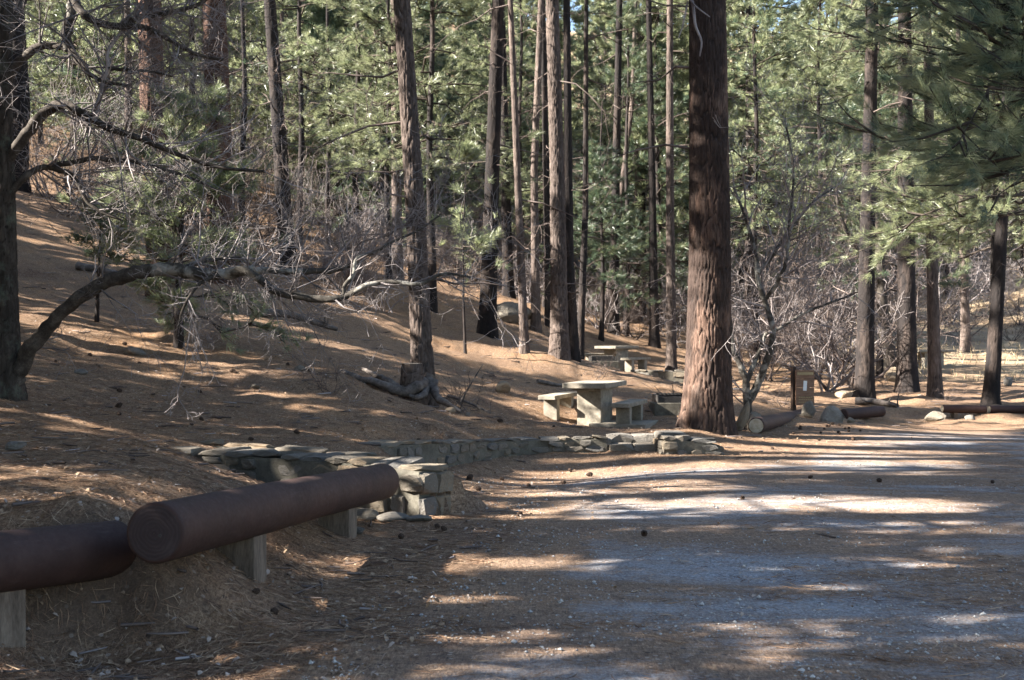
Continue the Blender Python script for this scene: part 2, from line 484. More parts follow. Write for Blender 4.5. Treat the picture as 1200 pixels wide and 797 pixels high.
# ------------------------------------------------------------------ objects
def _put(o, parent=None):
    COL.objects.link(o)
    if parent is not None:
        o.parent = parent
    return o
def thing(name, label, cat, loc=(0, 0, 0), group=None):
    o = _put(bpy.data.objects.new(name, None))
    o.empty_display_size = .2
    o.location = loc
    o['label'] = label; o['category'] = cat
    if group: o['group'] = group
    return o
def part(name, me, parent=None, loc=None, kind=None, label=None, rot=None, scale=None):
    o = _put(bpy.data.objects.new(name, me), parent)
    if loc is not None: o.location = loc
    if rot is not None: o.rotation_euler = rot
    if scale is not None: o.scale = scale
    if kind: o['kind'] = kind
    if label: o['label'] = label
    return o
def tag(o, label, cat, group=None):
    o['label'] = label; o['category'] = cat
    if group: o['group'] = group
    return o
def dup(root, loc, rotz=0, scale=None, label=None, group=None):
    r = root.copy(); COL.objects.link(r); r.location = loc; r.rotation_euler = (0, 0, rotz)
    if scale is not None: r.scale = scale if hasattr(scale, '__len__') else (scale,) * 3
    if label: r['label'] = label
    if group: r['group'] = group
    for ch in list(root.children):
        c = ch.copy(); COL.objects.link(c); c.parent = r
        for g in ch.children:
            e = g.copy(); COL.objects.link(e); e.parent = c
    return r

def box_mesh(name, sx, sy, sz, mat, bevel=.01, seg=2, jitter=0, taper=None, seed=0, center=False):
    """Bevelled box, base at z 0 unless center."""
    bm = bmesh.new()
    bmesh.ops.create_cube(bm, size=1)
    r = random.Random(seed)
    for v in bm.verts:
        v.co.x *= sx; v.co.y *= sy; v.co.z *= sz
        if taper and v.co.z > 0:
            v.co.x *= taper; v.co.y *= taper
        if jitter:
            v.co += Vector((r.uniform(-1, 1) * jitter * sx, r.uniform(-1, 1) * jitter * sy, r.uniform(-1, 1) * jitter * sz))
        if not center: v.co.z += sz / 2
    if bevel:
        bmesh.ops.bevel(bm, geom=bm.edges[:], offset=bevel, segments=seg, affect='EDGES', profile=.6)
    me = bpy.data.meshes.new(name); bm.to_mesh(me); bm.free()
    me.materials.append(mat)
    return me

# ------------------------------------------------------------------ materials
class NT:
    def __init__(self, name):
        self.m = bpy.data.materials.new(name); self.m.use_nodes = True
        self.t = self.m.node_tree; self.b = self.t.nodes["Principled BSDF"]
        self.out = self.t.nodes["Material Output"]
    def n(self, kind, **kw):
        x = self.t.nodes.new("ShaderNode" + kind)
        for k, v in kw.items():
            if hasattr(x, k): setattr(x, k, v)
            else: x.inputs[k.replace('_', ' ')].default_value = v
        return x
    def l(self, a, b): self.t.links.new(a, b)
    def co(self, kind='Object', scale=(1, 1, 1), rot=(0, 0, 0)):
        c = self.n('TexCoord'); mp = self.n('Mapping')
        mp.inputs['Scale'].default_value = scale; mp.inputs['Rotation'].default_value = rot
        self.l(c.outputs[kind], mp.inputs[0]); return mp.outputs[0]
    def noise(self, vec, scale, detail=4, rough=.55, dist=0):
        x = self.n('TexNoise'); x.inputs['Scale'].default_value = scale; x.inputs['Detail'].default_value = detail
        x.inputs['Roughness'].default_value = rough; x.inputs['Distortion'].default_value = dist
        self.l(vec, x.inputs['Vector']); return x.outputs[0]
    def ramp(self, fac, stops, interp='LINEAR'):
        x = self.n('ValToRGB'); e = x.color_ramp; e.interpolation = interp
        while len(e.elements) < len(stops): e.elements.new(.5)
        for el, (p, c) in zip(e.elements, stops):
            el.position = p; el.color = (*c, 1) if len(c) == 3 else c
        self.l(fac, x.inputs[0]); return x.outputs[0]
    def mix(self, fac, a, b, blend='MIX'):
        x = self.n('Mix'); x.data_type = 'RGBA'; x.blend_type = blend
        if isinstance(fac, (int, float)): x.inputs[0].default_value = fac
        else: self.l(fac, x.inputs[0])
        for sock, val in ((x.inputs[6], a), (x.inputs[7], b)):
            if isinstance(val, tuple): sock.default_value = (*val, 1)
            else: self.l(val, sock)
        return x.outputs[2]
    def math(self, op, a, b=None, clamp=False):
        x = self.n('Math'); x.operation = op; x.use_clamp = clamp
        for s, v in ((x.inputs[0], a), (x.inputs[1], b)):
            if v is None: continue
            if isinstance(v, (int, float)): s.default_value = v
            else: self.l(v, s)
        return x.outputs[0]
    def bump(self, h, strength=.5, dist=.01):
        x = self.n('Bump'); x.inputs['Strength'].default_value = strength; x.inputs['Distance'].default_value = dist
        self.l(h, x.inputs['Height']); self.l(x.outputs[0], self.b.inputs['Normal'])
    def col(self, c):
        if isinstance(c, tuple): self.b.inputs['Base Color'].default_value = (*c, 1)
        else: self.l(c, self.b.inputs['Base Color'])
        return self
    def rough(self, r, spec=.3):
        self.b.inputs['Roughness'].default_value = r; self.b.inputs['Specular IOR Level'].default_value = spec
        return self

def bw(v): return (v, v, v)

def litter_nodes(t):
    """Colour and height of pine-needle litter, from world position."""
    v = t.co('Object')
    big = t.noise(v, .9, 5, .6)
    f1 = t.noise(t.co('Object', (14, 95, 60), (0, 0, .5)), 1, 4, .65, 1.2)
    f2 = t.noise(t.co('Object', (95, 14, 60), (0, 0, .3)), 1, 4, .65, 1.2)
    f3 = t.noise(t.co('Object', (60, 22, 60), (0, 0, -.6)), 1, 3, .65, 1.0)
    f = t.math('ADD', t.math('MULTIPLY', f1, .38), t.math('ADD', t.math('MULTIPLY', f2, .34), t.math('MULTIPLY', f3, .28)))
    c = t.ramp(f, [(.36, (.048, .034, .026)), (.46, (.155, .101, .064)), (.54, (.285, .192, .122)), (.66, (.49, .376, .265))])
    warm = t.ramp(big, [(.3, (.74, .70, .72)), (.52, (1, .97, .95)), (.7, (1.18, 1.04, .9))])
    c = t.mix(1.0, c, warm, 'MULTIPLY')
    mid = t.noise(v, 7, 4, .6)
    soil = t.ramp(mid, [(.56, bw(0)), (.74, bw(.75))])
    c = t.mix(soil, c, (.075, .052, .040))
    for sc_, thr, colr in ((16, .20, (.40, .33, .27)), (11, .17, (.03, .022, .018))):      # scraps of leaf and bark
        vo = t.n('TexVoronoi'); vo.inputs['Scale'].default_value = sc_; t.l(v, vo.inputs['Vector'])
        k = t.math('MULTIPLY', t.math('LESS_THAN', vo.outputs['Distance'], thr), .75)
        sp = t.n('SeparateColor'); t.l(vo.outputs['Color'], sp.inputs[0])
        k = t.math('MULTIPLY', k, t.math('LESS_THAN', sp.outputs[0], .4))
        c = t.mix(k, c, colr)
    return c, f, big, v

def mat_ground():
    t = NT("pine_needle_ground")
    c, f, big, v = litter_nodes(t)
    # dry straw-coloured grass on the sunny slope behind the right-hand trees
    sep = t.n('SeparateXYZ'); t.l(v, sep.inputs[0])
    gx = t.math('MULTIPLY', t.math('SUBTRACT', sep.outputs[0], 9), .12, True)
    gy = t.math('MULTIPLY', t.math('SUBTRACT', sep.outputs[1], 42), .12, True)
    gm = t.math('MULTIPLY', gx, gy)
    gm = t.math('MULTIPLY', gm, t.ramp(t.noise(v, .6, 4), [(.35, bw(.25)), (.6, bw(1))]))
    c = t.mix(gm, c, t.mix(f, (.25, .185, .115), (.42, .33, .22)))
    mid_ = t.noise(v, 5, 6, .7)
    ge = t.n('NewGeometry'); sn = t.n('SeparateXYZ'); t.l(ge.outputs['Normal'], sn.inputs[0])
    steep = t.ramp(t.math('ADD', sn.outputs[2], t.math('ADD', t.math('MULTIPLY', t.math('SUBTRACT', big, .5), .3), t.math('MULTIPLY', t.math('SUBTRACT', mid_, .5), .35))), [(.62, bw(.8)), (.95, bw(0))])     # bare earth where the bank is cut
    near = t.math('MULTIPLY', t.math('SUBTRACT', 16, sep.outputs[1]), .3, True)
    c = t.mix(t.math('MULTIPLY', steep, near), c, t.mix(f, (.045, .032, .025), (.12, .085, .063)))
    t.col(c).rough(.95, .08); t.bump(f, .8, .03)
    return t.m
def mat_road():
    t = NT("gravel_road")
    c, f, big, v = litter_nodes(t)
    g1 = t.n('TexVoronoi'); g1.inputs['Scale'].default_value = 75; t.l(v, g1.inputs['Vector'])
    stones = t.ramp(g1.outputs['Color'], [(.1, (.16, .168, .185)), (.5, (.32, .335, .36)), (.9, (.56, .57, .58))])
    gn = t.noise(v, 160, 3, .7)
    grav = t.mix(t.ramp(gn, [(.35, bw(0)), (.65, bw(1))]), t.mix(.6, stones, (.13, .13, .14)), stones)
    grav = t.mix(t.ramp(t.noise(v, 1.2, 4), [(.35, bw(0)), (.7, bw(.6))]), grav, (.30, .285, .27))
    a = t.noise(t.co('Object', (.34, 1.0, 1), (0, 0, -.15)), .95, 6, .62, .5)
    b = t.noise(t.co('Object', (1.0, 2.2, 1)), 3.2, 6, .7)
    d = t.noise(v, 38, 4, .75)
    at = t.n('Attribute'); at.attribute_name = "plate"      # metres from the verge
    edge = t.math('SUBTRACT', 1, t.math('MULTIPLY', at.outputs['Fac'], .85), True)
    cov = t.math('ADD', t.math('MULTIPLY', a, .85), t.math('ADD', t.math('MULTIPLY', b, .32), t.math('MULTIPLY', d, .34)))
    cov = t.math('ADD', cov, t.math('MULTIPLY', edge, .75))
    m = t.ramp(cov, [(.585, bw(0)), (.77, bw(1))])
    m = t.math('MULTIPLY', m, t.math('ADD', t.math('MULTIPLY', edge, .1), .9), True)
    t.col(t.mix(m, grav, c)).rough(.9, .12)
    t.bump(t.math('ADD', t.math('MULTIPLY', f, .7), t.math('MULTIPLY', g1.outputs['Distance'], .5)), .7, .014)
    return t.m
def mat_bark(name, plate, furrow, hi, char=0.0, patch=None):
    t = NT(name)
    at = t.n('Attribute'); at.attribute_name = "plate"
    v = t.co('Object')
    oi = t.n('ObjectInfo')
    fl = t.noise(t.co('Object', (16, 16, 4)), 1, 6, .65, .6)
    fine = t.noise(t.co('Object', (55, 55, 14)), 1, 4, .7)
    c = t.ramp(fl, [(.32, tuple(.55 * x for x in plate)), (.5, plate), (.7, hi)])
    c = t.mix(t.ramp(fine, [(.3, bw(.0)), (.75, bw(.45))]), c, tuple(.45 * x for x in plate))
    e = t.ramp(at.outputs['Fac'], [(.02, bw(1)), (.5, bw(0))])
    c = t.mix(e, c, furrow)
    if patch:
        c = t.mix(t.ramp(t.noise(v, 4.5, 5, .7), [(.52, bw(0)), (.66, bw(.8))]), c, patch)
    if char:
        k = t.ramp(t.noise(t.co('Object', (2.2, 2.2, .8)), 1, 5, .65), [(.40, bw(0)), (.50, bw(char))])
        c = t.mix(k, c, (.018, .016, .016))
    br = t.n('HueSaturation'); t.l(c, br.inputs['Color'])
    t.l(t.math('ADD', t.math('MULTIPLY', oi.outputs['Random'], .35), .82), br.inputs['Value'])
    t.col(br.outputs[0]).rough(.92, .12)
    t.bump(t.math('ADD', fl, t.math('MULTIPLY', fine, .5)), .9, .02)
    return t.m
def mat_needle(name, c1, c2, trans=.35):
    t = NT(name)
    v = t.co('Object'); oi = t.n('ObjectInfo')
    c = t.ramp(t.noise(v, 1.4, 4, .6), [(.32, c1), (.68, c2)])
    h = t.n('HueSaturation'); t.l(c, h.inputs['Color'])
    t.l(t.math('ADD', t.math('MULTIPLY', oi.outputs['Random'], .4), .8), h.inputs['Value'])
    t.col(h.outputs[0]).rough(.38, .75)
    tr = t.n('BsdfTranslucent'); t.l(h.outputs[0], tr.inputs[0])
    mx = t.n('MixShader'); mx.inputs[0].default_value = trans
    t.l(t.b.outputs[0], mx.inputs[1]); t.l(tr.outputs[0], mx.inputs[2]); t.l(mx.outputs[0], t.out.inputs[0])
    return t.m
def mat_twig(name, a, b):
    t = NT(name)
    c = t.ramp(t.noise(t.co('Object'), 2.2, 4, .6), [(.35, a), (.65, b)])
    t.col(c).rough(.9, .08); return t.m
def mat_stone(name='fieldstone'):
    t = NT(name)
    v = t.co('Object'); oi = t.n('ObjectInfo')
    wv = t.n('VectorMath'); wv.operation = 'ADD'; t.l(v, wv.inputs[0])
    cb = t.n('CombineXYZ'); t.l(t.math('MULTIPLY', oi.outputs['Random'], 30), cb.inputs[0]); t.l(cb.outputs[0], wv.inputs[1])
    n1 = t.noise(wv.outputs[0], 2.6, 6, .65); n2 = t.noise(wv.outputs[0], 11, 5, .7)
    base = t.ramp(oi.outputs['Random'], [(0, (.16, .135, .107)), (.3, (.215, .172, .123)), (.5, (.18, .16, .138)), (.7, (.245, .178, .115)), (.85, (.14, .13, .12)), (1, (.23, .20, .16))], 'CONSTANT')
    c = t.mix(t.ramp(n1, [(.35, bw(0)), (.7, bw(.6))]), base, (.12, .11, .09))
    c = t.mix(t.ramp(n2, [(.52, bw(0)), (.68, bw(.55))]), c, (.28, .255, .215))
    t.col(c).rough(.9, .15); t.bump(t.math('ADD', n1, t.math('MULTIPLY', n2, .6)), .9, .04)
    return t.m
def mat_simple(name, cols, scale=6, rough=.8, spec=.2, bump=.3, bd=.005, stretch=(1, 1, 1)):
    t = NT(name)
    v = t.co('Object', stretch)
    n1 = t.noise(v, scale, 6, .65); n2 = t.noise(v, scale * 6, 4, .7)
    f = t.math('ADD', t.math('MULTIPLY', n1, .65), t.math('MULTIPLY', n2, .35))
    k = len(cols)
    t.col(t.ramp(f, [(.36 + .3 * i / max(1, k - 1), c) for i, c in enumerate(cols)])).rough(rough, spec)
    if bump: t.bump(f, bump, bd)
    return t.m
def mat_paint():
    t = NT("brown_painted_log")
    v = t.co('Object')
    n1 = t.noise(v, 3.5, 6, .65); n2 = t.noise(v, 45, 4, .7)
    c = t.ramp(n1, [(.3, (.029, .0145, .011)), (.55, (.044, .022, .017)), (.75, (.064, .035, .027))])
    sc = t.ramp(t.noise(t.co('Object', (3, 14, 14)), 1, 6, .75), [(.58, bw(0)), (.70, bw(.55))])
    c = t.mix(sc, c, (.085, .055, .047))
    c = t.mix(t.ramp(t.noise(v, 9, 7, .8), [(.60, bw(0)), (.66, bw(.5))]), c, (.018, .012, .011))
    t.col(c)
    t.l(t.ramp(n2, [(.3, bw(.62)), (.7, bw(.82))]), t.b.inputs['Roughness'])
    t.b.inputs['Specular IOR Level'].default_value = .3
    t.bump(t.math('ADD', n1, t.math('MULTIPLY', n2, .25)), .22, .006)
    return t.m

M = {}
M['ground'] = mat_ground(); M['road'] = mat_road()
M['bark_red'] = mat_bark('ponderosa_bark', (.15, .083, .058), (.022, .016, .013), (.25, .155, .115), .5)
M['bark_redchar'] = mat_bark('scorched_ponderosa_bark', (.14, .088, .066), (.016, .012, .010), (.245, .168, .128), .7)
M['bark_grey'] = mat_bark('grey_pine_bark', (.135, .102, .085), (.018, .015, .014), (.25, .20, .175), .35)
M['bark_dark'] = mat_bark('dark_pine_bark', (.055, .042, .036), (.012, .010, .009), (.105, .08, .068), .8)
M['bark_oak'] = mat_bark('oak_bark', (.05, .041, .033), (.012, .010, .009), (.095, .08, .066), 0, (.09, .098, .075))
def mat_limb():
    t = NT('mottled_oak_limb_bark'); v = t.co('Object')
    n1 = t.noise(v, 22, 5, .7); n2 = t.noise(v, 3.2, 5, .6, .4)
    c = t.ramp(n1, [(.3, (.03, .026, .022)), (.7, (.085, .075, .063))])
    c = t.mix(t.ramp(n2, [(.50, bw(0)), (.58, bw(.9))]), c, t.ramp(n1, [(.3, (.16, .148, .125)), (.7, (.33, .31, .275))]))
    t.col(c).rough(.88, .12); t.bump(n1, .7, .012); return t.m
M['limb_oak'] = mat_limb()
M['limb_dark'] = mat_simple('dark_oak_limb_bark', [(.026, .022, .018), (.06, .05, .042), (.12, .105, .088)], 9, .9, .12, .6, .012)
M['oldpost'] = mat_simple('dark_brown_post', [(.03, .02, .016), (.06, .04, .03), (.09, .06, .045)], 6, .85, .15, .4, .006, (3, 3, .6))
M['twig_pale'] = mat_twig('pale_twig', (.13, .105, .10), (.34, .30, .285))
M['twig_oak'] = mat_twig('oak_twig', (.10, .085, .08), (.31, .275, .265))
M['twig_dark'] = mat_twig('dark_twig', (.07, .053, .045), (.18, .142, .125))
M['ndl_sun'] = mat_needle('pine_needles_sunlit_pale', (.215, .24, .12), (.35, .365, .215), .5)  # paler copy of the green needles, sunlight put into the colour
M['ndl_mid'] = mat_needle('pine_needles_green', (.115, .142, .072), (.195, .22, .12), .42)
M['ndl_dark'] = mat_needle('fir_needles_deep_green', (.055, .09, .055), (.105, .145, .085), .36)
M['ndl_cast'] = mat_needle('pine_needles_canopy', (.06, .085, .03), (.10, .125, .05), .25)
M['wood_branch'] = mat_twig('pine_branch_wood', (.03, .024, .02), (.08, .064, .052))
M['stone'] = mat_stone()
M['mortar'] = mat_simple('wall_mortar', [(.06, .054, .044), (.11, .10, .08), (.15, .14, .115)], 8, .95, .1, .6, .02)
M['paint'] = mat_paint()
def mat_end():
    t = NT('brown_log_end'); v = t.co('Object')
    n1 = t.noise(v, 5, 6, .7)
    w = t.n('TexWave'); w.wave_type = 'RINGS'; w.rings_direction = 'X'; w.inputs['Scale'].default_value = 16; w.inputs['Distortion'].default_value = 5; w.inputs['Detail'].default_value = 3
    t.l(v, w.inputs['Vector'])
    c = t.ramp(n1, [(.3, (.030, .019, .018)), (.55, (.046, .031, .030)), (.75, (.075, .056, .053))])
    c = t.mix(t.math('MULTIPLY', w.outputs[1], .35), c, (.022, .015, .014))
    t.col(c).rough(.75, .25); t.bump(w.outputs[1], .25, .004); return t.m
M['endgrain'] = mat_simple('sawn_log_end', [(.30, .235, .16), (.50, .42, .31), (.62, .55, .44)], 12, .85, .15, .3)
M['endpaint'] = mat_end()
M['post'] = mat_simple('weathered_post', [(.065, .050, .038), (.14, .108, .082), (.22, .176, .135)], 7, .9, .12, .5, .006, (3, 3, .5))
M['concrete'] = mat_simple('weathered_concrete', [(.15, .13, .10), (.245, .215, .17), (.36, .325, .27)], 5, .9, .15, .35, .006)
M['iron'] = mat_simple('sooty_iron', [(.012, .011, .011), (.03, .027, .025), (.05, .043, .038)], 6, .6, .4, .3)
M['signwood'] = mat_simple('brown_sign_board', [(.14, .075, .045), (.21, .12, .075), (.27, .165, .11)], 5, .75, .25, .3, .004, (1, 1, 6))
M['signtext'] = mat_simple('faded_yellow_lettering', [(.32, .24, .12), (.42, .33, .18)], 9, .8, .2, 0)
M['paper'] = mat_simple('white_notice_paper', [(.70, .69, .66), (.80, .79, .76)], 9, .8, .2, 0)
M['cutwood'] = mat_simple('cut_stump_top', [(.20, .155, .11), (.33, .27, .205), (.42, .36, .29)], 9, .9, .1, .3)
M['cone'] = mat_simple('pine_cone_scales', [(.018, .012, .009), (.05, .032, .023), (.09, .06, .042)], 20, .85, .15, 0)
M['root'] = mat_simple('weathered_root_bark', [(.05, .042, .036), (.12, .10, .088), (.20, .175, .155)], 6, .9, .12, .6, .02)
for i, c in enumerate([(.16, .092, .055), (.25, .155, .095), (.36, .25, .16), (.08, .048, .034)]):
    M['litter%d' % i] = mat_simple('fallen_needle_tone', [c, tuple(x * 1.25 for x in c)], 3, .8, .2, 0)
M['leaf0'] = mat_simple('dry_oak_leaf', [(.22, .14, .085), (.33, .24, .16)], 12, .8, .2, 0)
M['leaf1'] = mat_simple('bleached_oak_leaf', [(.27, .21, .165), (.40, .33, .28)], 12, .8, .2, 0)
M['straw'] = mat_simple('dry_straw_grass', [(.27, .205, .12), (.40, .32, .20)], 3, .8, .2, 0)

# ------------------------------------------------------------------ ground and road: one sheet, split along the verge
def axis(dense0, dense1, step, lo, hi, g=1.09):
    a = list(np.arange(dense0, dense1, step))
    s, x = step, dense1
    while x < hi:
        a.append(x); s *= g; x += s
    a.append(hi)
    s, x = step * g, dense0 - step
    while x > lo:
        a.append(x); s *= g; x -= s
    a.append(lo)
    return np.unique(np.array(a))
gxs = axis(-7, 7, .085, -260, 260, 1.04)
gys = axis(4.6, 17, .085, -60, 330, 1.03)
X, Y = np.meshgrid(gxs, gys, indexing='ij')
Z = _height_exact(X, Y)
rs = road_side(X, Y) + (fbm(X * 1.3, Y * 1.3, 21) - .47) * .7
V = np.stack([X, Y, Z], -1).reshape(-1, 3)
q = grid_faces(len(gxs), len(gys), False)[:, ::-1]
fr = rs.reshape(-1)[q].mean(1) > 0
def sub_sheet(name, faces, mat, at=None):
    used, inv = np.unique(faces, return_inverse=True)
    mb = MB(); mb.add(V[used], inv.reshape(-1, 4), 0, True, None if at is None else at[used])
    o = part(name, mb.mesh(name, [mat])); o['kind'] = 'structure'
    return o
sub_sheet('ground', q[~fr], M['ground'])
sub_sheet('road', q[fr], M['road'], np.maximum(rs.reshape(-1), .001))

# ------------------------------------------------------------------ trunks with plated bark
def worley(u, v, nu, seed):
    iu, iv = np.floor(u), np.floor(v)
    f1 = np.full(u.shape, 9.); f2 = np.full(u.shape, 9.)
    for a in (-1, 0, 1):
        for b in (-1, 0, 1):
            cu, cv = iu + a, iv + b
            w = np.mod(cu, nu)
            d = np.hypot(cu + .1 + .8 * hash2(w, cv, seed) - u, cv + .1 + .8 * hash2(w, cv, seed + 5) - v)
            f2 = np.where(d < f1, f1, np.minimum(f2, d)); f1 = np.minimum(f1, d)
    return f2 - f1

def trunk(mb, path, r0, Ht, zvis, seed, S=48, nz=120, cw=.1, ch=.33, amp=.03, flare=.35, lobes=5, top=.25, mi=0):
    """path(t metres up) -> xyz; bark plates are real relief down to the furrows."""
    zs = np.r_[-.5, np.linspace(-.15, zvis, nz), np.linspace(zvis, Ht, 14)[1:]]
    th = np.linspace(0, 2 * np.pi, S, endpoint=False)
    nu = max(5, round(2 * np.pi * r0 / cw))
    C = path(np.maximum(zs, -.5))
    r = r0 * (1 - (1 - top) * np.clip(zs / Ht, 0, 1) ** .85)
    T, Zg = np.meshgrid(th, zs)
    warp = (fbm(np.cos(T) * 2 + 3, np.sin(T) * 2 + Zg * 1.5, seed) - .47) * 1.3
    u = T / (2 * np.pi) * nu + warp; v = Zg / ch + warp * .6
    e = worley(u, v, nu, seed)
    e2 = worley(u * 2 + .3, v * 2, nu * 2, seed + 9)
    plate = sstep(.03, .3, e)
    disp = amp * (plate - .7) + amp * .35 * (sstep(.0, .25, e2) - .7) + .25 * amp * (fbm(np.cos(T) * 3 + 9, np.sin(T) * 3 + Zg * .7, seed + 3) - .47)
    ph = hash2(np.array([seed]), np.array([1]))[0] * 6.28
    fl = np.exp(-np.maximum(Zg, 0) / .35) * flare * r0 * (.45 + .55 * (.5 + .5 * np.cos(T * lobes + ph + np.sin(T * 2 + ph)))) + .12 * r0 * np.exp(-np.maximum(Zg, 0) / 1.2)
    rr = r[:, None] + disp * np.minimum(1, r[:, None] / .12) + fl
    Vv = np.stack([C[:, 0:1] + rr * np.cos(T), C[:, 1:2] + rr * np.sin(T), np.broadcast_to(C[:, 2:3], T.shape)], -1)
    mb.add(Vv, grid_faces(len(zs), S), mi, True, np.clip(.65 * plate + .35 * sstep(0, .25, e2), .001, 1))

def line_path(base, pix, d, Ht):
    """Trunk axis through photograph pixels (from the base up), carried on straight above the picture."""
    pts = np.array([P(px, py, d) for px, py in pix])
    pts[0] = base
    z = pts[:, 2]
    def f(t):
        zz = base[2] + t
        x = np.interp(zz, z, pts[:, 0]); y = np.full_like(zz, d)
        k = (pts[-1, 0] - pts[-2, 0]) / max(.1, z[-1] - z[-2])
        k = np.clip(k, -.12, .12)
        x = np.where(zz > z[-1], pts[-1, 0] + (zz - z[-1]) * k, x)
        return np.stack([x, y, zz], -1)
    return f

def pine(pix, d, wpx, Ht, label, bark, crown, name='pine_tree', seed=0, S=36, nz=90, cw=.06, ch=.32, amp=.016, flare=.35, group='tall pines with bare lower trunks', snags=8, needles=('ndl_mid', 'ndl_sun'), cat='tree'):
    """One conifer: crown = (z0, z1, radius, number of boughs, tuft) or None."""
    rng = np.random.default_rng(1000 + seed)
    base = G(pix[0][0], d)
    root = thing(name, label, cat, base, group)
    f = line_path(base, pix, d, Ht)
    r0 = wpx / F * d / 2
    mb = MB()
    zvis = min(Ht * .8, CAMZ + .3 * d - base[2] + .5)
    trunk(mb, f, r0, Ht, zvis, seed, S, nz, cw, ch, amp, flare)
    part('trunk', mb.mesh('trunk', [M[bark]], base), root)
    if crown:
        z0, z1, rad, nb, tf = crown
        mb = MB()
        t = np.sort(rng.random(nb)); z = z0 + t * (z1 - z0)
        st = f(z)
        L = rad * (1.02 - t) ** .55 * (.6 + .4 * np.minimum(1, t * 4)) * rng.uniform(.6, 1.15, nb)
        az = np.arange(nb) * 2.39996 + rng.normal(0, .4, nb)
        el = np.radians(-8 + 50 * t + rng.normal(0, 9, nb))
        boughs(mb, st, az, el, L, rng, 9, tf, .2, 3, 0, 1, len(needles), True, .014, .25, z0 < 10)
        part('crown', mb.mesh('crown', [M['wood_branch']] + [M[k] for k in needles], base), root)
    if snags:
        mb = MB()
        z = rng.uniform(1.8, min(zvis, Ht * .7), snags)
        st = f(z); az = rng.uniform(0, 6.28, snags)
        dr = np.stack([np.cos(az), np.sin(az), rng.uniform(-.35, .3, snags)], 1)
        twigs(mb, st + dr * r0 * .6, dr, rng.uniform(.4, 1.9, snags), np.full(snags, .022) * rng.uniform(.5, 1.2, snags), rng, 3, 3, up=-.05, minr=.003)
        part('dead_branches', mb.mesh('dead_branches', [M['twig_dark']], base), root, kind='stuff')
    return root

# ------------------------------------------------------------------ the pines one can tell apart
TF = (.27, .0155, 13)
TFN = (.30, .034, 8)
# the great trunk in front
pine([(829, 507), (832, 300), (829, 0)], 19.5, 52, 34, 'huge reddish pine trunk with scorched bark standing at the edge of the gravel clearing', 'bark_redchar',
     (12.5, 33, 4.2, 46, TFN), seed=1, S=160, nz=340, cw=.06, ch=.42, amp=.022, flare=.42, snags=3, group=None)
pine([(497, 470), (487, 250), (471, 0)], 20, 24.5, 25, 'slim grey pine leaning left above a cut stump and bare roots', 'bark_grey', (9.5, 24, 2.6, 34, TFN), seed=2, S=72, nz=190, amp=.028, group=None)
pine([(192, 352), (180, 150), (175, 0)], 27, 33, 30, 'pine with a sunlit strip down its flaky trunk behind the oak limbs', 'bark_red', (13, 29, 3.2, 36, TFN), seed=3, S=64, nz=160, amp=.03)
pine([(262, 322), (256, 150), (251, 0)], 33, 33, 33, 'broad reddish pine trunk rising behind the tangle of bare twigs', 'bark_red', (15, 32, 3.6, 36, TFN), seed=4, S=60, nz=150, amp=.03)
pine([(338, 302), (325, 130), (316, 0)], 39, 19, 26, 'dark slender pine with dead side branches on the left hillside', 'bark_dark', (14, 25, 2.6, 26, TFN), seed=5, snags=16)
pine([(571, 396), (577, 200), (584, 0)], 35, 20, 28, 'dark pine with a blackened foot on the slope beside a thin pale trunk', 'bark_dark', (14.5, 27, 3.0, 30, TFN), seed=6, S=44, nz=120, snags=12)
pine([(615, 417), (607, 220), (598, 0)], 32, 10, 21, 'thin crooked pine trunk at the upper edge of the sunlit strip of slope', 'bark_grey', (12.5, 20.5, 1.8, 18, TFN), seed=7, snags=10)
pine([(628, 366), (626, 200), (634, 0)], 44, 11, 24, 'straight pine standing behind the thin crooked one', 'bark_grey', (15, 24, 2.4, 22, TFN), seed=8)
pine([(644, 364), (640, 200), (636, 0)], 46, 10, 24, 'dark straight pine just left of the thick double trunk', 'bark_dark', (15.5, 24, 2.4, 22, TFN), seed=9)
pine([(656, 421), (653, 200), (647, 0)], 32, 20, 30, 'thick grey pine with a flared foot, the front one of a double trunk', 'bark_grey', (13.5, 29, 3.2, 34, TFN), seed=10, S=64, nz=180, amp=.03)
pine([(673, 425), (667, 300), (664, 0)], 33.5, 12, 24, 'dark pine half hidden behind the thick grey double trunk', 'bark_dark', (14, 23, 2.4, 20, TFN), seed=11)
pine([(679, 431), (686, 250), (687, 0)], 37, 9, 18, 'thin dark pine pole leaning right behind the near picnic table', 'bark_dark', (9.5, 17.5, 1.8, 22, TF), seed=12, snags=12)
pine([(719, 403), (722, 200), (726, 0)], 50, 12, 26, 'dark pine on the slope straight behind the farther picnic table', 'bark_dark', (13, 25, 2.8, 28, TFN), seed=13)
pine([(709, 395), (741, 120), (745, 0)], 54, 8, 24, 'slim pine leaning right among the trees behind the farther table', 'bark_grey', (13, 23, 2.4, 22, TFN), seed=14)
pine([(767, 413), (764, 200), (760, 0)], 48, 11, 25, 'short dark trunk seen right of the farther picnic table', 'bark_dark', (13, 24, 2.6, 24, TFN), seed=15)
pine([(787, 430), (785, 200), (785, 0)], 42, 12, 26, 'grey-brown pine pole close left of the huge trunk', 'bark_grey', (11, 25, 2.8, 34, TFN), seed=16, snags=14)
pine([(1013, 467), (1016, 300), (1021, 70)], 33, 21, 24, 'leftmost of the group of pines by the wooden signboard, pale bark high up', 'bark_dark', (8.6, 23, 3.4, 40, TF), seed=17, S=44, nz=120)
pine([(1063, 459), (1062, 300), (1060, 0)], 36, 23, 26, 'stout black-footed pine between two slimmer ones in the group on the verge', 'bark_dark', (9.5, 25, 3.2, 36, TF), seed=18, S=44, nz=120)
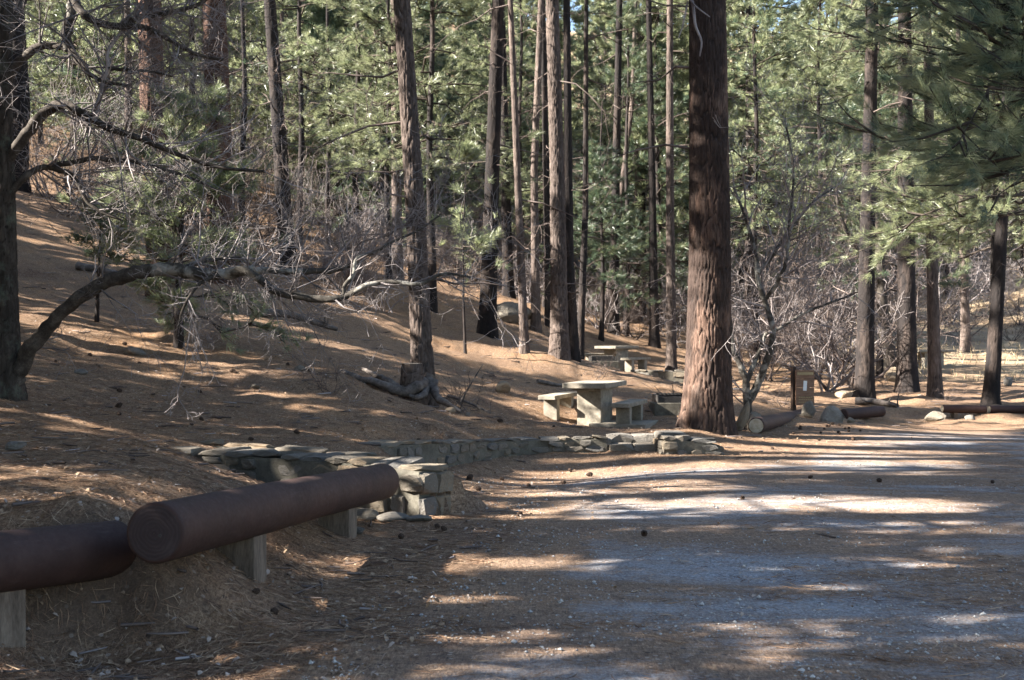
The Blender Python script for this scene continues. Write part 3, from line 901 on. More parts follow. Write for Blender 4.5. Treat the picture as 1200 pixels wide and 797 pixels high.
pine([(1096, 467), (1092, 300), (1086, 0)], 34, 15, 22, 'pine with a sunlit grey foot next to the stout black-footed one', 'bark_grey', (8.2, 21, 2.8, 36, TF), seed=19)
pine([(1161, 474), (1170, 330), (1180, 150), (1184, 0)], 31, 17, 22, 'pine leaning right behind the long log rail at the roadside', 'bark_dark', (7.8, 21, 3.0, 40, TF), seed=20, S=44, nz=120)
pine([(1132, 408), (1128, 250), (1122, 0)], 56, 11, 20, 'pale slim trunk on the straw-coloured slope beyond the right group', 'bark_grey', (10, 19, 2.5, 26, TFN), seed=21)
pine([(466, 350), (464, 150), (462, 0)], 42, 13, 25, 'sunlit pale trunk peeping out behind the slim pine above the stump', 'bark_grey', (15, 24, 2.4, 22, TFN), seed=22)
pine([(20, 240), (24, 120), (18, 0)], 44, 24, 28, 'dark pine on the brow of the hill behind the oak trunk', 'bark_dark', (16, 27, 3.0, 26, TFN), seed=23)
pine([(596, 372), (592, 200), (588, 0)], 52, 13, 24, 'shaded pine in the gap between the blackened pine and the thin crooked one', 'bark_dark', (16, 24, 2.4, 20, TFN), seed=24)

big_pine = [o for o in COL.objects if o.name == 'pine_tree'][0]
sprig = MB()
for sprig_p, sprig_w in (([(806, -20, -.55), (812, 5, -.6), (815, 30, -.62), (822, 48, -.62), (820, 66, -.6)], .03), ([(805, -5, -.55), (816, 8, -.7), (832, 20, -.75)], .02), ([(806, 2, -.6), (800, 30, -.6), (795, 45, -.6)], .016)):
    sprig_q = smooth_path([P(a, b, 19.5 + c) for a, b, c in sprig_p], 14); tube(sprig, sprig_q, np.linspace(sprig_w, sprig_w * .4, 14), 6)
part('dead_branches', sprig.mesh('dead_branches', [M['twig_pale']], big_pine.location), big_pine, kind='stuff')
# ------------------------------------------------------------------ younger pines whose green crowns fill the middle of the picture
def young(px, d, Ht, z0, rad, nb, label, seed, tf=TF, needles=('ndl_mid', 'ndl_sun'), rfoot=.09, lean=0, docarve=True, droop=.2, name='young_pine', group='younger pines with green crowns', ntw=10, per=4, profile=.7, dens=1.6):
    rng = np.random.default_rng(2000 + seed)
    base = G(px, d)
    root = thing(name, label, 'tree', base, group)
    f = lambda t: np.stack([base[0] + lean * t + .05 * np.sin(t * .8 + seed), base[1] + 0 * t, base[2] + t], -1)
    mb = MB(); trunk(mb, f, rfoot, Ht, Ht * .8, seed + 50, 14, 40, .06, .2, .008, .3)
    part('trunk', mb.mesh('trunk', [M['bark_dark']], base), root)
    mb = MB()
    nb = int(nb * dens); t = np.sort(rng.random(nb)); st = f(z0 + t * (Ht - z0))
    L = rad * (1.03 - t) ** profile * rng.uniform(.55, 1.15, nb)
    az = np.arange(nb) * 2.39996 + rng.normal(0, .4, nb)
    el = np.radians(-6 + 45 * t + rng.normal(0, 9, nb))
    boughs(mb, st, az, el, L, rng, ntw, tf, droop, per, 0, 1, len(needles), docarve, .014, .15, True, docarve and Ht > 6)
    part('crown', mb.mesh('crown', [M['wood_branch']] + [M[k] for k in needles], base), root)
    return root
SUNNY = ('ndl_sun', 'ndl_sun', 'ndl_mid')  # crowns made to look sunlit by the paler needle colour
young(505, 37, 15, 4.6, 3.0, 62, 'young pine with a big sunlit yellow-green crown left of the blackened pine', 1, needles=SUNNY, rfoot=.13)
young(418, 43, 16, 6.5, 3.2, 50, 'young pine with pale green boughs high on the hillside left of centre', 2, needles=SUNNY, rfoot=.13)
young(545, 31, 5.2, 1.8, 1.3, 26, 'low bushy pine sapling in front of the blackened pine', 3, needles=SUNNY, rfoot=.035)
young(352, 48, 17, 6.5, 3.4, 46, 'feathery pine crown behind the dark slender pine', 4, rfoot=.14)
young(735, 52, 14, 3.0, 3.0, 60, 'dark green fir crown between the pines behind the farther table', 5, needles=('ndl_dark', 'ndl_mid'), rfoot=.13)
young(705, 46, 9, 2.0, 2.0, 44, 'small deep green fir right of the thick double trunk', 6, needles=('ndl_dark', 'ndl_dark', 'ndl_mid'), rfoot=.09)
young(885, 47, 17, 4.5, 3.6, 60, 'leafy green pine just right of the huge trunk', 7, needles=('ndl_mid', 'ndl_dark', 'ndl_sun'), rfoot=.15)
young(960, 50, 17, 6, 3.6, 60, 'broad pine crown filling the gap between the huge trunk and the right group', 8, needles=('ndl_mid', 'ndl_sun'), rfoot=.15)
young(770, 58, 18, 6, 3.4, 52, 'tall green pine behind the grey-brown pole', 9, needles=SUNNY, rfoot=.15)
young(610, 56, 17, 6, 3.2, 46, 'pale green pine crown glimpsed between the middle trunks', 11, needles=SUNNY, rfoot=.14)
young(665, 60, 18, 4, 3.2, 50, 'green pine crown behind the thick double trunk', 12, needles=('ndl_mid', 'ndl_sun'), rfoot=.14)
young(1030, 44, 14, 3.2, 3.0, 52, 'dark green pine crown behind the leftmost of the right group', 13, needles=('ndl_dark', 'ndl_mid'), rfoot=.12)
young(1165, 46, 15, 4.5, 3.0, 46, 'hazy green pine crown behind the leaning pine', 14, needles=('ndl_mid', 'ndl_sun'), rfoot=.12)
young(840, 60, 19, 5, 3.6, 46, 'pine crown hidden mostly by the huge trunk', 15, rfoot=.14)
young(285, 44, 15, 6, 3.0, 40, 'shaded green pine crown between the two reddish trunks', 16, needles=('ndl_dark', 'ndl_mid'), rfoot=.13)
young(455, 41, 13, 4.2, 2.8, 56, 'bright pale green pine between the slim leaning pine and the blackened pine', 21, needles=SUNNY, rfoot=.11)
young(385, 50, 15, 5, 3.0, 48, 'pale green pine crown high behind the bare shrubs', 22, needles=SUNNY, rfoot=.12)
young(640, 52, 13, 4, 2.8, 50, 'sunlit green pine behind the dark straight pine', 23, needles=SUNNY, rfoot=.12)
young(213, 20.5, 4.1, .6, 1.9, 64, 'small layered fir with flat green boughs behind the low oak limb', 17, name='fir_sapling', group=None, needles=('ndl_mid', 'ndl_sun', 'ndl_mid'), tf=(.20, .013, 17), rfoot=.075, droop=.05, ntw=12, per=4, profile=.5, dens=1)
young(116, 22, 2.2, 1.2, .55, 14, 'thin young fir stem on the slope left of the layered fir', 18, name='fir_sapling', group=None, needles=('ndl_dark', 'ndl_mid'), tf=(.12, .011, 10), rfoot=.035, droop=.05)

# the pine off to the right whose shaded boughs hang into the picture
def hanging_pine():
    rng = np.random.default_rng(77)
    base = np.array([9.2, 15.0, HE(9.2, 15.0)])
    root = thing('pine_tree', 'pine whose dark green boughs hang in from the right over the clearing', 'tree', base)
    f = lambda t: np.stack([base[0] - .01 * t, base[1] + 0 * t, base[2] + t], -1)
    mb = MB(); trunk(mb, f, .26, 20, 8, 61, 40, 80)
    part('trunk', mb.mesh('trunk', [M['bark_dark']], base), root)
    mb = MB()
    n = 38
    z = np.r_[rng.uniform(3.9, 6.6, 28), rng.uniform(6.8, 19, n - 28)]
    st = f(z)
    az = np.r_[np.pi + rng.uniform(-.6, .5, 28), rng.uniform(0, 6.28, n - 28)]
    L = np.r_[rng.uniform(2.9, 4.6, 28), 3.2 * (1.05 - (z[28:] - 6.8) / 13)]
    boughs(mb, st, az, np.radians(rng.uniform(-6, 16, n)), L, rng, 17, (.25, .0058, 46), .14, 4, 0, 1, 3, False, .01, .35)
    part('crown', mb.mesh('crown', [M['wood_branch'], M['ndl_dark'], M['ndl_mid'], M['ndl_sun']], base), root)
hanging_pine()
def sunlit_pine():
    rng = np.random.default_rng(78)
    x, D = 11.7, 25.5
    base = np.array([x, D, HE(x, D)])
    root = thing('pine_tree', 'pine at the right edge with a sunlit pale yellow-green bough sagging across the right group', 'tree', base)
    f = lambda t: np.stack([base[0] + 0 * t, base[1] + 0 * t, base[2] + t], -1)
    mb = MB(); trunk(mb, f, .2, 17, 8, 62, 40, 80)
    part('trunk', mb.mesh('trunk', [M['bark_dark']], base), root)
    mb = MB()
    z = np.r_[rng.uniform(4.2, 6.4, 15), rng.uniform(6.5, 16, 14)]
    az = np.r_[np.pi + rng.uniform(-.3, .3, 15), rng.uniform(0, 6.28, 14)]
    L = np.r_[rng.uniform(2.6, 4.4, 15), 2.8 * (1.05 - (z[15:] - 6.5) / 10)]
    boughs(mb, f(z), az, np.radians(np.r_[rng.uniform(-12, 2, 15), rng.uniform(0, 30, 14)]), L, rng, 13, (.24, .0085, 32), .25, 4, 0, 1, 3, True, .012, .4)
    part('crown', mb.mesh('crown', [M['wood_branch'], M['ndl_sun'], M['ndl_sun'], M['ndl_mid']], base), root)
sunlit_pine()

# ------------------------------------------------------------------ pines up the slope beyond the picture's left edge, whose canopy shades the clearing
def caster(x, y, Ht, seed, z0f=.22, rad=3.5, nb=72):
    rng = np.random.default_rng(3000 + seed)
    base = np.array([x, y, HE(x, y)])
    root = thing('pine_tree', 'tall pine on the bank that shades the gravel clearing', 'tree', base, 'pines on the bank that shade the clearing')
    f = lambda t: np.stack([x + 0 * t, y + 0 * t, base[2] + t], -1)
    mb = MB(); trunk(mb, f, .2 + .01 * (Ht - 20), Ht, Ht * .6, seed + 90, 16, 40, .12, .4, .02)
    part('trunk', mb.mesh('trunk', [M['bark_grey']], base), root)
    mb = MB()
    t = rng.random(nb); st = f((z0f + t * (1 - z0f)) * Ht)
    L = rad * (1.03 - t) ** .45 * rng.uniform(.6, 1.15, nb)
    boughs(mb, st, np.arange(nb) * 2.39996 + rng.normal(0, .4, nb), np.radians(-8 + 45 * t + rng.normal(0, 9, nb)), L, rng, 10, (.40, .115, 5), .2, 3, 0, 1, 1, True, .014, .25, False, True)
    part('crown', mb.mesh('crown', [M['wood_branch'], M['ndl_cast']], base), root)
_spots = []
_rc = np.random.default_rng(5)
for iy, y in enumerate(np.arange(-7, 41, 4.2)):
    x0 = -(.42 * max(y, 0) + 4.6)
    for k in range(4 if y > 14 and iy % 2 else 3):
        _spots.append((k, x0 - k * 5.6 - (iy % 2) * 2.6 + _rc.uniform(-1, 1), y + _rc.uniform(-1.2, 1.2)))
for y in np.arange(7, 31, 3.4):
    for k in (0, 1):
        _spots.append((k, -(.42 * y + 5.6) - k * 6.5 + _rc.uniform(-.8, .8), y + 1.7 + _rc.uniform(-.8, .8)))
_spots += [(1, -9.0, 5.0), (1, -13.6, 4.4), (1, -10.5, 7.2)]
for i, (k, x, y) in enumerate(_spots):
    Ht = _rc.uniform(21, 29) if y < 20 else _rc.uniform(15, 19) if y < 32 else _rc.uniform(9, 13)
    cand = np.c_[x + _rc.uniform(-1.3, 1.3, 14), y + _rc.uniform(-1.5, 1.5, 14)]
    zz = np.linspace(.5, Ht * .9, 26)
    blocked = [int((~carve(np.c_[np.full(26, a), np.full(26, b), H(a, b) + zz], .08)).sum()) for a, b in cand]
    x, y = cand[int(np.argmin(blocked))]
    caster(x, y, Ht, i, .14 if k == 0 else .09, 3.5, 72 if y < 32 else 48)

# ------------------------------------------------------------------ the old oak at the left
def oak():
    rng = np.random.default_rng(11)
    base = G(6, 13.0); base[2] -= .02
    root = thing('oak_tree', 'bare old oak at the left edge with a long low limb reaching over the slope', 'tree', base)
    D = 13.0
    more = 1.7
    mb = MB()
    pix = [(6, 468), (5, 400), (3, 250), (0, 120), (2, 0), (8, -200)]
    f = line_path(base, pix, D, 9)
    trunk(mb, f, .145, 8.5, 6.2, 31, 64, 200, .05, .14, .014, .8, 4, .6)
    part('trunk', mb.mesh('trunk', [M['bark_oak']], base), root)
    sh_b, sh_d, sh_l, sh_r = [], [], [], []
    def limb(pts, r0px, r1px, mat='limb_dark', n=26, shoots=14, sl=.9, name='limb', thick=None, twigup=.1):
        """pts: (px, py, depth offset); radii in pixels at 13 m."""
        p = np.array([P(a, b, D + c) for a, b, c in pts])
        q = smooth_path(p, n)
        r = np.linspace(r0px, r1px, n) * D / F if thick is None else np.interp(np.linspace(0, 1, n), np.linspace(0, 1, len(thick)), thick) * D / F
        q = q + (rng.normal(0, .12, q.shape)) * r[:, None]
        m = MB(); tube(m, q, r, 14, 0, True, .22, int(rng.integers(0, 99)))
        me = m.mesh(name, [M[mat]], base)
        part(name, me, root)
        shoots = int(shoots * more); k = rng.integers(n // 5, n, shoots)
        tang = nrm(np.gradient(q, axis=0))[k]
        rnd = rng.normal(0, 1, (shoots, 3)); perp = nrm(rnd - (rnd * tang).sum(1, keepdims=True) * tang)
        sh_b.append(q[k]); sh_d.append(tang * .6 + perp + np.array([.15, 0, twigup])); sh_l.append(rng.uniform(.35, 1, shoots) * sl); sh_r.append(np.minimum(r[k] * .45, .012))
    limb([(14, 455, 0), (30, 420, -.1), (52, 388, -.2), (92, 350, -.3), (132, 328, -.35), (172, 317, -.4)], 12, 8, 'limb_dark', 32, 5, .7,
         thick=[11.5, 9.0, 8.2, 8, 8, 7.9])  # darker bark on the base stretch puts its shade into the colour
    limb([(168, 318, -.39), (196, 315, -.41), (232, 321, -.45), (266, 321, -.5), (300, 315, -.5)], 8, 5, 'limb_oak', 28, 8, .7,
         thick=[7.8, 7.9, 7.2, 6, 4.6])
    limb([(266, 321, -.5), (300, 317, -.4), (345, 318, -.3), (395, 316, -.2), (416, 308, -.2)], 4.6, 2.6, 'limb_oak', 24, 8, .8)
    limb([(262, 322, -.5), (285, 316, -.6), (304, 327, -.7), (322, 341, -.8), (352, 348, -.9), (388, 351, -1.0), (408, 346, -1.0), (428, 335, -1.1), (455, 330, -1.1), (492, 333, -1.2), (520, 321, -1.2), (552, 325, -1.3)], 7, 1.5, 'limb_oak', 44, 16, .7,
         thick=[5.4, 4.8, 4.4, 4.1, 4, 3.8, 3.4, 2.8, 2.4, 2.1, 1.7, 1.1])
    limb([(403, 346, -1.0), (404, 335, -1.0), (414, 322, -1.0), (418, 303, -1.0), (438, 296, -1.0), (460, 284, -1.0), (490, 270, -1.0), (516, 252, -1.0)], 2.6, 1.0, 'limb_oak', 26, 14, .9)
    limb([(210, 318, -.4), (240, 306, -.2), (275, 302, 0), (310, 304, .2)], 3.4, 1.2, 'limb_oak', 18, 10, .9)
    limb([(6, 190, 0), (30, 158, -.1), (52, 132, -.2), (75, 122, -.3), (96, 133, -.4), (118, 146, -.5), (142, 155, -.6), (176, 167, -.7), (205, 180, -.8), (255, 196, -.9), (310, 201, -1)], 7, 1.6, n=40, shoots=18, sl=.95)
    limb([(4, 95, 0), (22, 72, 0), (42, 56, -.1), (62, 54, -.1), (80, 57, -.2), (92, 72, -.3), (104, 86, -.4), (122, 96, -.5), (150, 100, -.6)], 6, 1.6, n=30, shoots=12, sl=1.0)
    limb([(80, 57, -.2), (77, 40, -.2), (82, 18, -.2), (86, -6, -.2), (84, -60, -.2)], 6.5, 4.5, n=18, shoots=6, mat='limb_oak')
    limb([(80, -30, -.2), (88, 2, -.3), (102, 20, -.4), (132, 30, -.5), (166, 32, -.6), (192, 42, -.7), (226, 62, -.8), (262, 70, -.9)], 5.5, 1.6, n=30, shoots=15, sl=.95)
    limb([(140, 31, -.5), (165, 20, -.5), (200, 14, -.6), (235, 4, -.6), (262, -20, -.7)], 4, 1.5, n=18, shoots=14, sl=1.0)
    limb([(10, 228, 0), (28, 208, 0), (48, 197, .1), (76, 192, .1), (110, 186, .1), (150, 189, .2), (182, 196, .2), (222, 208, .3), (256, 224, .3)], 4.6, 1.4, n=32, shoots=17, sl=1.0)
    limb([(58, 196, .1), (80, 203, 0), (92, 216, 0), (102, 236, 0), (122, 250, 0), (144, 258, 0)], 3.6, 1.4, n=20, shoots=12, sl=.8)
    limb([(110, 142, -.5), (116, 120, -.5), (121, 95, -.5), (126, 78, -.5), (127, 58, -.5), (150, 30, -.5), (172, 2, -.5), (190, -20, -.5)], 3.2, 1.4, n=26, shoots=16, mat='twig_pale', name='dead_limb')
    limb([(127, 80, -.5), (150, 82, -.5), (176, 84, -.5), (205, 90, -.5)], 2.2, 1, n=16, shoots=10)
    limb([(262, 322, -.5), (238, 330, -.6), (222, 348, -.7), (213, 366, -.7), (209, 384, -.7)], 2.2, 1.2, n=18, shoots=8, sl=.5)
    limb([(0, 40, 0), (20, 12, .2), (30, -20, .3), (34, -80, .3)], 6, 4, n=14, shoots=6)
    m = MB()
    b, dd, ll, rr = map(np.concatenate, (sh_b, sh_d, sh_l, sh_r))
    twigs(m, b, dd, ll, rr, rng, 4, 3, 4, .07, .17, 3, 0, .68, (20, 60), minr=.0018)
    part('twigs', m.mesh('twigs', [M['twig_oak']], base), root, kind='stuff')
    # a dead hanging spray, pale
    m = MB()
    a = P(220, 352, 12.3)
    twigs(m, [a, a + [.02, 0, -.1], a + [.03, .02, -.25], P(238, 330, 12.4)], [(.05, 0, -1), (.35, 0, -1), (-.1, .1, -1), (.1, 0, -1)], [.8, .6, .7, .5], [.012, .007, .009, .006], rng, 4, 4, 4, -.12, .16, 3, 0, .42, minr=.0025)
    part('dead_spray', m.mesh('dead_spray', [M['twig_pale']], base), root, kind='stuff', label='pale dead spray hanging from the low limb')
oak()

# ------------------------------------------------------------------ small bare oak beside the huge trunk
def small_oak():
    rng = np.random.default_rng(23)
    D = 20.6
    base = G(878, D)
    root = thing('oak_sapling', 'small forked bare oak between the huge trunk and the brown rail', 'tree', base)
    B, Dd, Ll, Rr = [], [], [], []
    def limb(pts, r0, r1, shoots, sl, name='limb'):
        p = smooth_path([P(a, b, D + c) for a, b, c in pts], 26)
        r = np.linspace(r0, r1, 26) * D / F
        m = MB(); tube(m, p + rng.normal(0, .1, p.shape) * r[:, None], r, 10, 0, True, .2, 3)
        part(name, m.mesh(name, [M['limb_oak']], base), root)
        k = rng.integers(6, 26, shoots); tg = nrm(np.gradient(p, axis=0))[k]
        rn = rng.normal(0, 1, (shoots, 3))
        B.append(p[k]); Dd.append(tg * .7 + nrm(rn) * .9 + [0, 0, .15]); Ll.append(rng.uniform(.4, 1, shoots) * sl); Rr.append(np.minimum(r[k] * .5, .016))
    limb([(878, 512, 0), (877, 490, 0), (876, 470, 0), (874, 445, 0), (868, 430, 0), (860, 412, .1), (856, 385, .1), (850, 340, .2)], 6, 2, 10, 1.2, 'trunk')
    limb([(877, 470, 0), (888, 450, 0), (898, 425, -.1), (905, 395, -.1), (904, 378, -.1), (896, 352, 0), (888, 330, 0), (886, 300, .1), (876, 262, .2), (860, 220, .2)], 5, 1.6, 22, 1.3)
    limb([(875, 448, 0), (884, 425, .1), (893, 404, .2), (897, 392, .2), (912, 386, .2), (940, 368, .3), (970, 356, .4), (1000, 345, .5)], 3, 1.2, 16, 1.0)
    limb([(888, 320, 0), (905, 300, .1), (925, 270, .2), (950, 240, .3), (985, 215, .4)], 2.6, 1.2, 20, 1.3)
    limb([(896, 352, 0), (912, 330, -.2), (922, 300, -.3), (925, 260, -.3), (930, 200, -.3), (920, 140, -.3)], 2.6, 1, 24, 1.3)
    m = MB()
    twigs(m, *map(np.concatenate, (B, Dd, Ll, Rr)), rng, 4, 3, 4, .1, .16, 3, 0, .66, minr=.003)
    part('twigs', m.mesh('twigs', [M['twig_pale']], base), root, kind='stuff')
small_oak()

# ------------------------------------------------------------------ bare brush: a few meshes, many shrubs
def shrub_proto(seed, h, mat, stems=8, lv=4, kids=4):
    rng = np.random.default_rng(seed)
    m = MB()
    a = rng.uniform(0, 6.28, stems)
    d = np.stack([np.cos(a) * .95, np.sin(a) * .95, np.ones(stems)], 1) + rng.normal(0, .2, (stems, 3))
    twigs(m, rng.normal(0, .1, (stems, 3)) * [1, 1, 0], d, np.full(stems, h * .5) * rng.uniform(.7, 1.2, stems), np.full(stems, h * .008), rng, lv, kids, 5, .06, .2, 3, 0, .62, (25, 75), minr=.0035)
    return m.mesh('bare_shrub', [M[mat]])
SHR = [shrub_proto(1, 2.6, 'twig_dark'), shrub_proto(2, 3.0, 'twig_dark', 7), shrub_proto(3, 2.4, 'twig_pale'), shrub_proto(4, 3.2, 'twig_pale', 7), shrub_proto(5, 1.2, 'twig_dark', 6, 3)]
def shrubs(spots, kinds, label, group, smin=.8, smax=1.5, seed=0):
    rng = np.random.default_rng(seed)
    for px, d in spots:
        ki = int(rng.integers(0, len(kinds)))
        o = part('bare_shrub', SHR[kinds[ki]], None, G(px, d) - [0, 0, .05], rot=(0, 0, rng.uniform(0, 6.28)), scale=(rng.uniform(smin, smax),) * 3)
        tag(o, ('dense dark ', 'open dark ', 'dense pale ', 'open pale ')[kinds[ki]] + label, 'shrub', group)
_rs = np.random.default_rng(99)
shrubs([(_rs.uniform(20, 330), _rs.uniform(38, 58)) for _ in range(25)], [0, 1, 2, 0], 'leafless shrub in the dense thicket on the left hill', 'leafless shrubs of the thicket on the left hill', .9, 1.9, 1)
shrubs([(_rs.uniform(250, 470), _rs.uniform(33, 44)) for _ in range(13)], [0, 1, 2, 3], 'leafless shrub behind the long low oak limb', 'leafless shrubs behind the low oak limb', .7, 1.3, 2)
shrubs([(_rs.uniform(440, 800), _rs.uniform(48, 64)) for _ in range(20)], [0, 1, 2, 3], 'leafless shrub under the middle pines', 'leafless shrubs under the middle pines', .8, 1.6, 3)
shrubs([(_rs.uniform(865, 1000), _rs.uniform(36, 60)) for _ in range(20)], [3, 2, 0, 1], 'leafless shrub behind the small forked oak', 'pale leafless shrubs behind the small oak', 1.0, 2.2, 4)
shrubs([(_rs.uniform(0, 1200), _rs.uniform(62, 98)) for _ in range(60)], [3, 2], 'leafless bush high on the far hillside among the pines', 'pale leafless bushes on the far hillside', 1.3, 3.0, 6)
shrubs([(_rs.uniform(990, 1230), _rs.uniform(58, 84)) for _ in range(24)], [0, 3, 2, 1], 'leafless shrub on the straw-coloured slope behind the right group', 'leafless shrubs on the straw-coloured slope', .7, 1.5, 5)
for px, d, s, k, lab in ((390, 17.6, .8, 4, 'spindly dry twig bush on the slope left of the stump'), (536, 20.5, 1.0, 4, 'thin bare seedling twigs right of the slim pine with roots'), (700, 31, .9, 4, 'tiny twig bush by the thin leaning pole'),
                         (915, 25, .8, 4, 'tiny bare bush left of the signboard'), (1110, 33, .8, 4, 'small dark twig bush at the foot of the sunlit-footed pine'), (455, 14.2, .25, 4, 'dry weed sprig on top of the near stone wall')):
    o = part('bare_shrub', SHR[k], None, G(px, d) - [0, 0, .03], rot=(0, 0, px), scale=(s,) * 3)
    tag(o, lab, 'shrub')

# ------------------------------------------------------------------ forest on the hillside behind
def proto_tree(seed, Ht, z0, rad, nb, needles, bark):
    rng = np.random.default_rng(seed)
    root = thing('hillside_pine', 'pine in the crowd of trees covering the far hillside', 'tree', (0, 0, 0), 'pines covering the far hillside')
    f = lambda t: np.stack([.1 * np.sin(t * .4), 0 * t, t], -1)
    mb = MB(); trunk(mb, f, .17, Ht, Ht * .7, seed, 12, 40, .1, .3, .02)
    part('trunk', mb.mesh('trunk', [M[bark]]), root)
    mb = MB()
    t = np.sort(rng.random(nb)); st = f(z0 + t * (Ht - z0))
    L = rad * (1.03 - t) ** .6 * rng.uniform(.55, 1.15, nb)
    boughs(mb, st, np.arange(nb) * 2.39996 + rng.normal(0, .4, nb), np.radians(-8 + 48 * t + rng.normal(0, 9, nb)), L, rng, 9, (.34, .03, 13), .2, 3, 0, 1, len(needles), False)
    part('crown', mb.mesh('crown', [M['wood_branch']] + [M[k] for k in needles]), root)
    return root
protos = [proto_tree(1, 16, 2.5, 3.3, 84, ('ndl_mid', 'ndl_sun'), 'bark_dark'), proto_tree(2, 20, 5, 3.4, 84, ('ndl_mid', 'ndl_sun'), 'bark_grey'),
          proto_tree(3, 13, 1.2, 3.0, 84, ('ndl_dark', 'ndl_mid'), 'bark_dark'), proto_tree(4, 18, 3, 3.6, 90, ('ndl_sun', 'ndl_sun', 'ndl_mid'), 'bark_dark')]
_rt = np.random.default_rng(314)
k = 0
placed = []
while k < 235:
    d = 54 + 95 * _rt.random() ** 1.2
    px = _rt.uniform(-40, 1240) if k < 200 else _rt.uniform(890, 1270)
    if k >= 200: d = _rt.uniform(76, 125)
    if 900 < px < 1230 and d < 78: continue
    x = (px - CX) / F * d
    if any((x - a) ** 2 + (d - b) ** 2 < 4.5 for a, b in placed): continue
    placed.append((x, d))
    loc = (x, d, HE(x, d) - .1)
    i = int(_rt.integers(0, 4)); s = _rt.uniform(.75, 1.25)
    if k < 4:
        r = protos[k]; r.location = loc; r.rotation_euler = (0, 0, _rt.uniform(0, 6.28)); r.scale = (s, s, s)
    else:
        r = dup(protos[i], loc, _rt.uniform(0, 6.28), (s, s, s * _rt.uniform(.9, 1.2)))
    where = next(t for lim, t in ((150, 'on the hilltop behind the left oak'), (340, 'behind the two reddish trunks on the left'), (540, 'uphill of the slim pine with bare roots'), (700, 'behind the middle group of straight trunks'), (860, 'behind the huge trunk'), (1000, 'behind the small forked oak and shrubs'), (2000, 'behind the right group of pines')) if px < lim)
    if k < 4: i = k
    r['label'] = ('full-crowned green', 'tall long-stemmed', 'low bushy dark', 'pale yellow-green')[i] + (' far' if d > 90 else '') + ' pine ' + where
    r['group'] = 'hillside pines ' + where
    k += 1

# ------------------------------------------------------------------ stones
def rock_mesh(seed, rough=.18, sub=2, pts=16):
    rng = np.random.default_rng(seed)
    bm = bmesh.new()
    for p in nrm(rng.normal(0, 1, (pts, 3))) * rng.uniform(.8, 1.05, (pts, 1)):
        bm.verts.new(p * .5)
    bmesh.ops.convex_hull(bm, input=bm.verts[:])
    for v in [v for v in bm.verts if not v.link_faces]: bm.verts.remove(v)
    bmesh.ops.bevel(bm, geom=bm.edges[:], offset=.05, segments=1, affect='EDGES')
    me = bpy.data.meshes.new('rock'); bm.to_mesh(me); bm.free(); me.materials.append(M['stone'])
    return me
ROCK = [rock_mesh(s) for s in range(6)]
def stone_block(seed):
    rng = random.Random(seed)
    bm = bmesh.new(); bmesh.ops.create_cube(bm, size=1)
    bmesh.ops.subdivide_edges(bm, edges=bm.edges[:], cuts=1)
    for v in bm.verts:
        c = sum(1 for a in v.co if abs(a) > .4)
        k = {3: .80, 2: .93, 1: 1.05, 0: 1}[c]
        v.co = Vector([a * k + rng.uniform(-.085, .085) for a in v.co])
    me = bpy.data.meshes.new('stone'); bm.to_mesh(me); bm.free(); me.materials.append(M['stone'])
    return me
BLOCK = [stone_block(s) for s in range(12)]

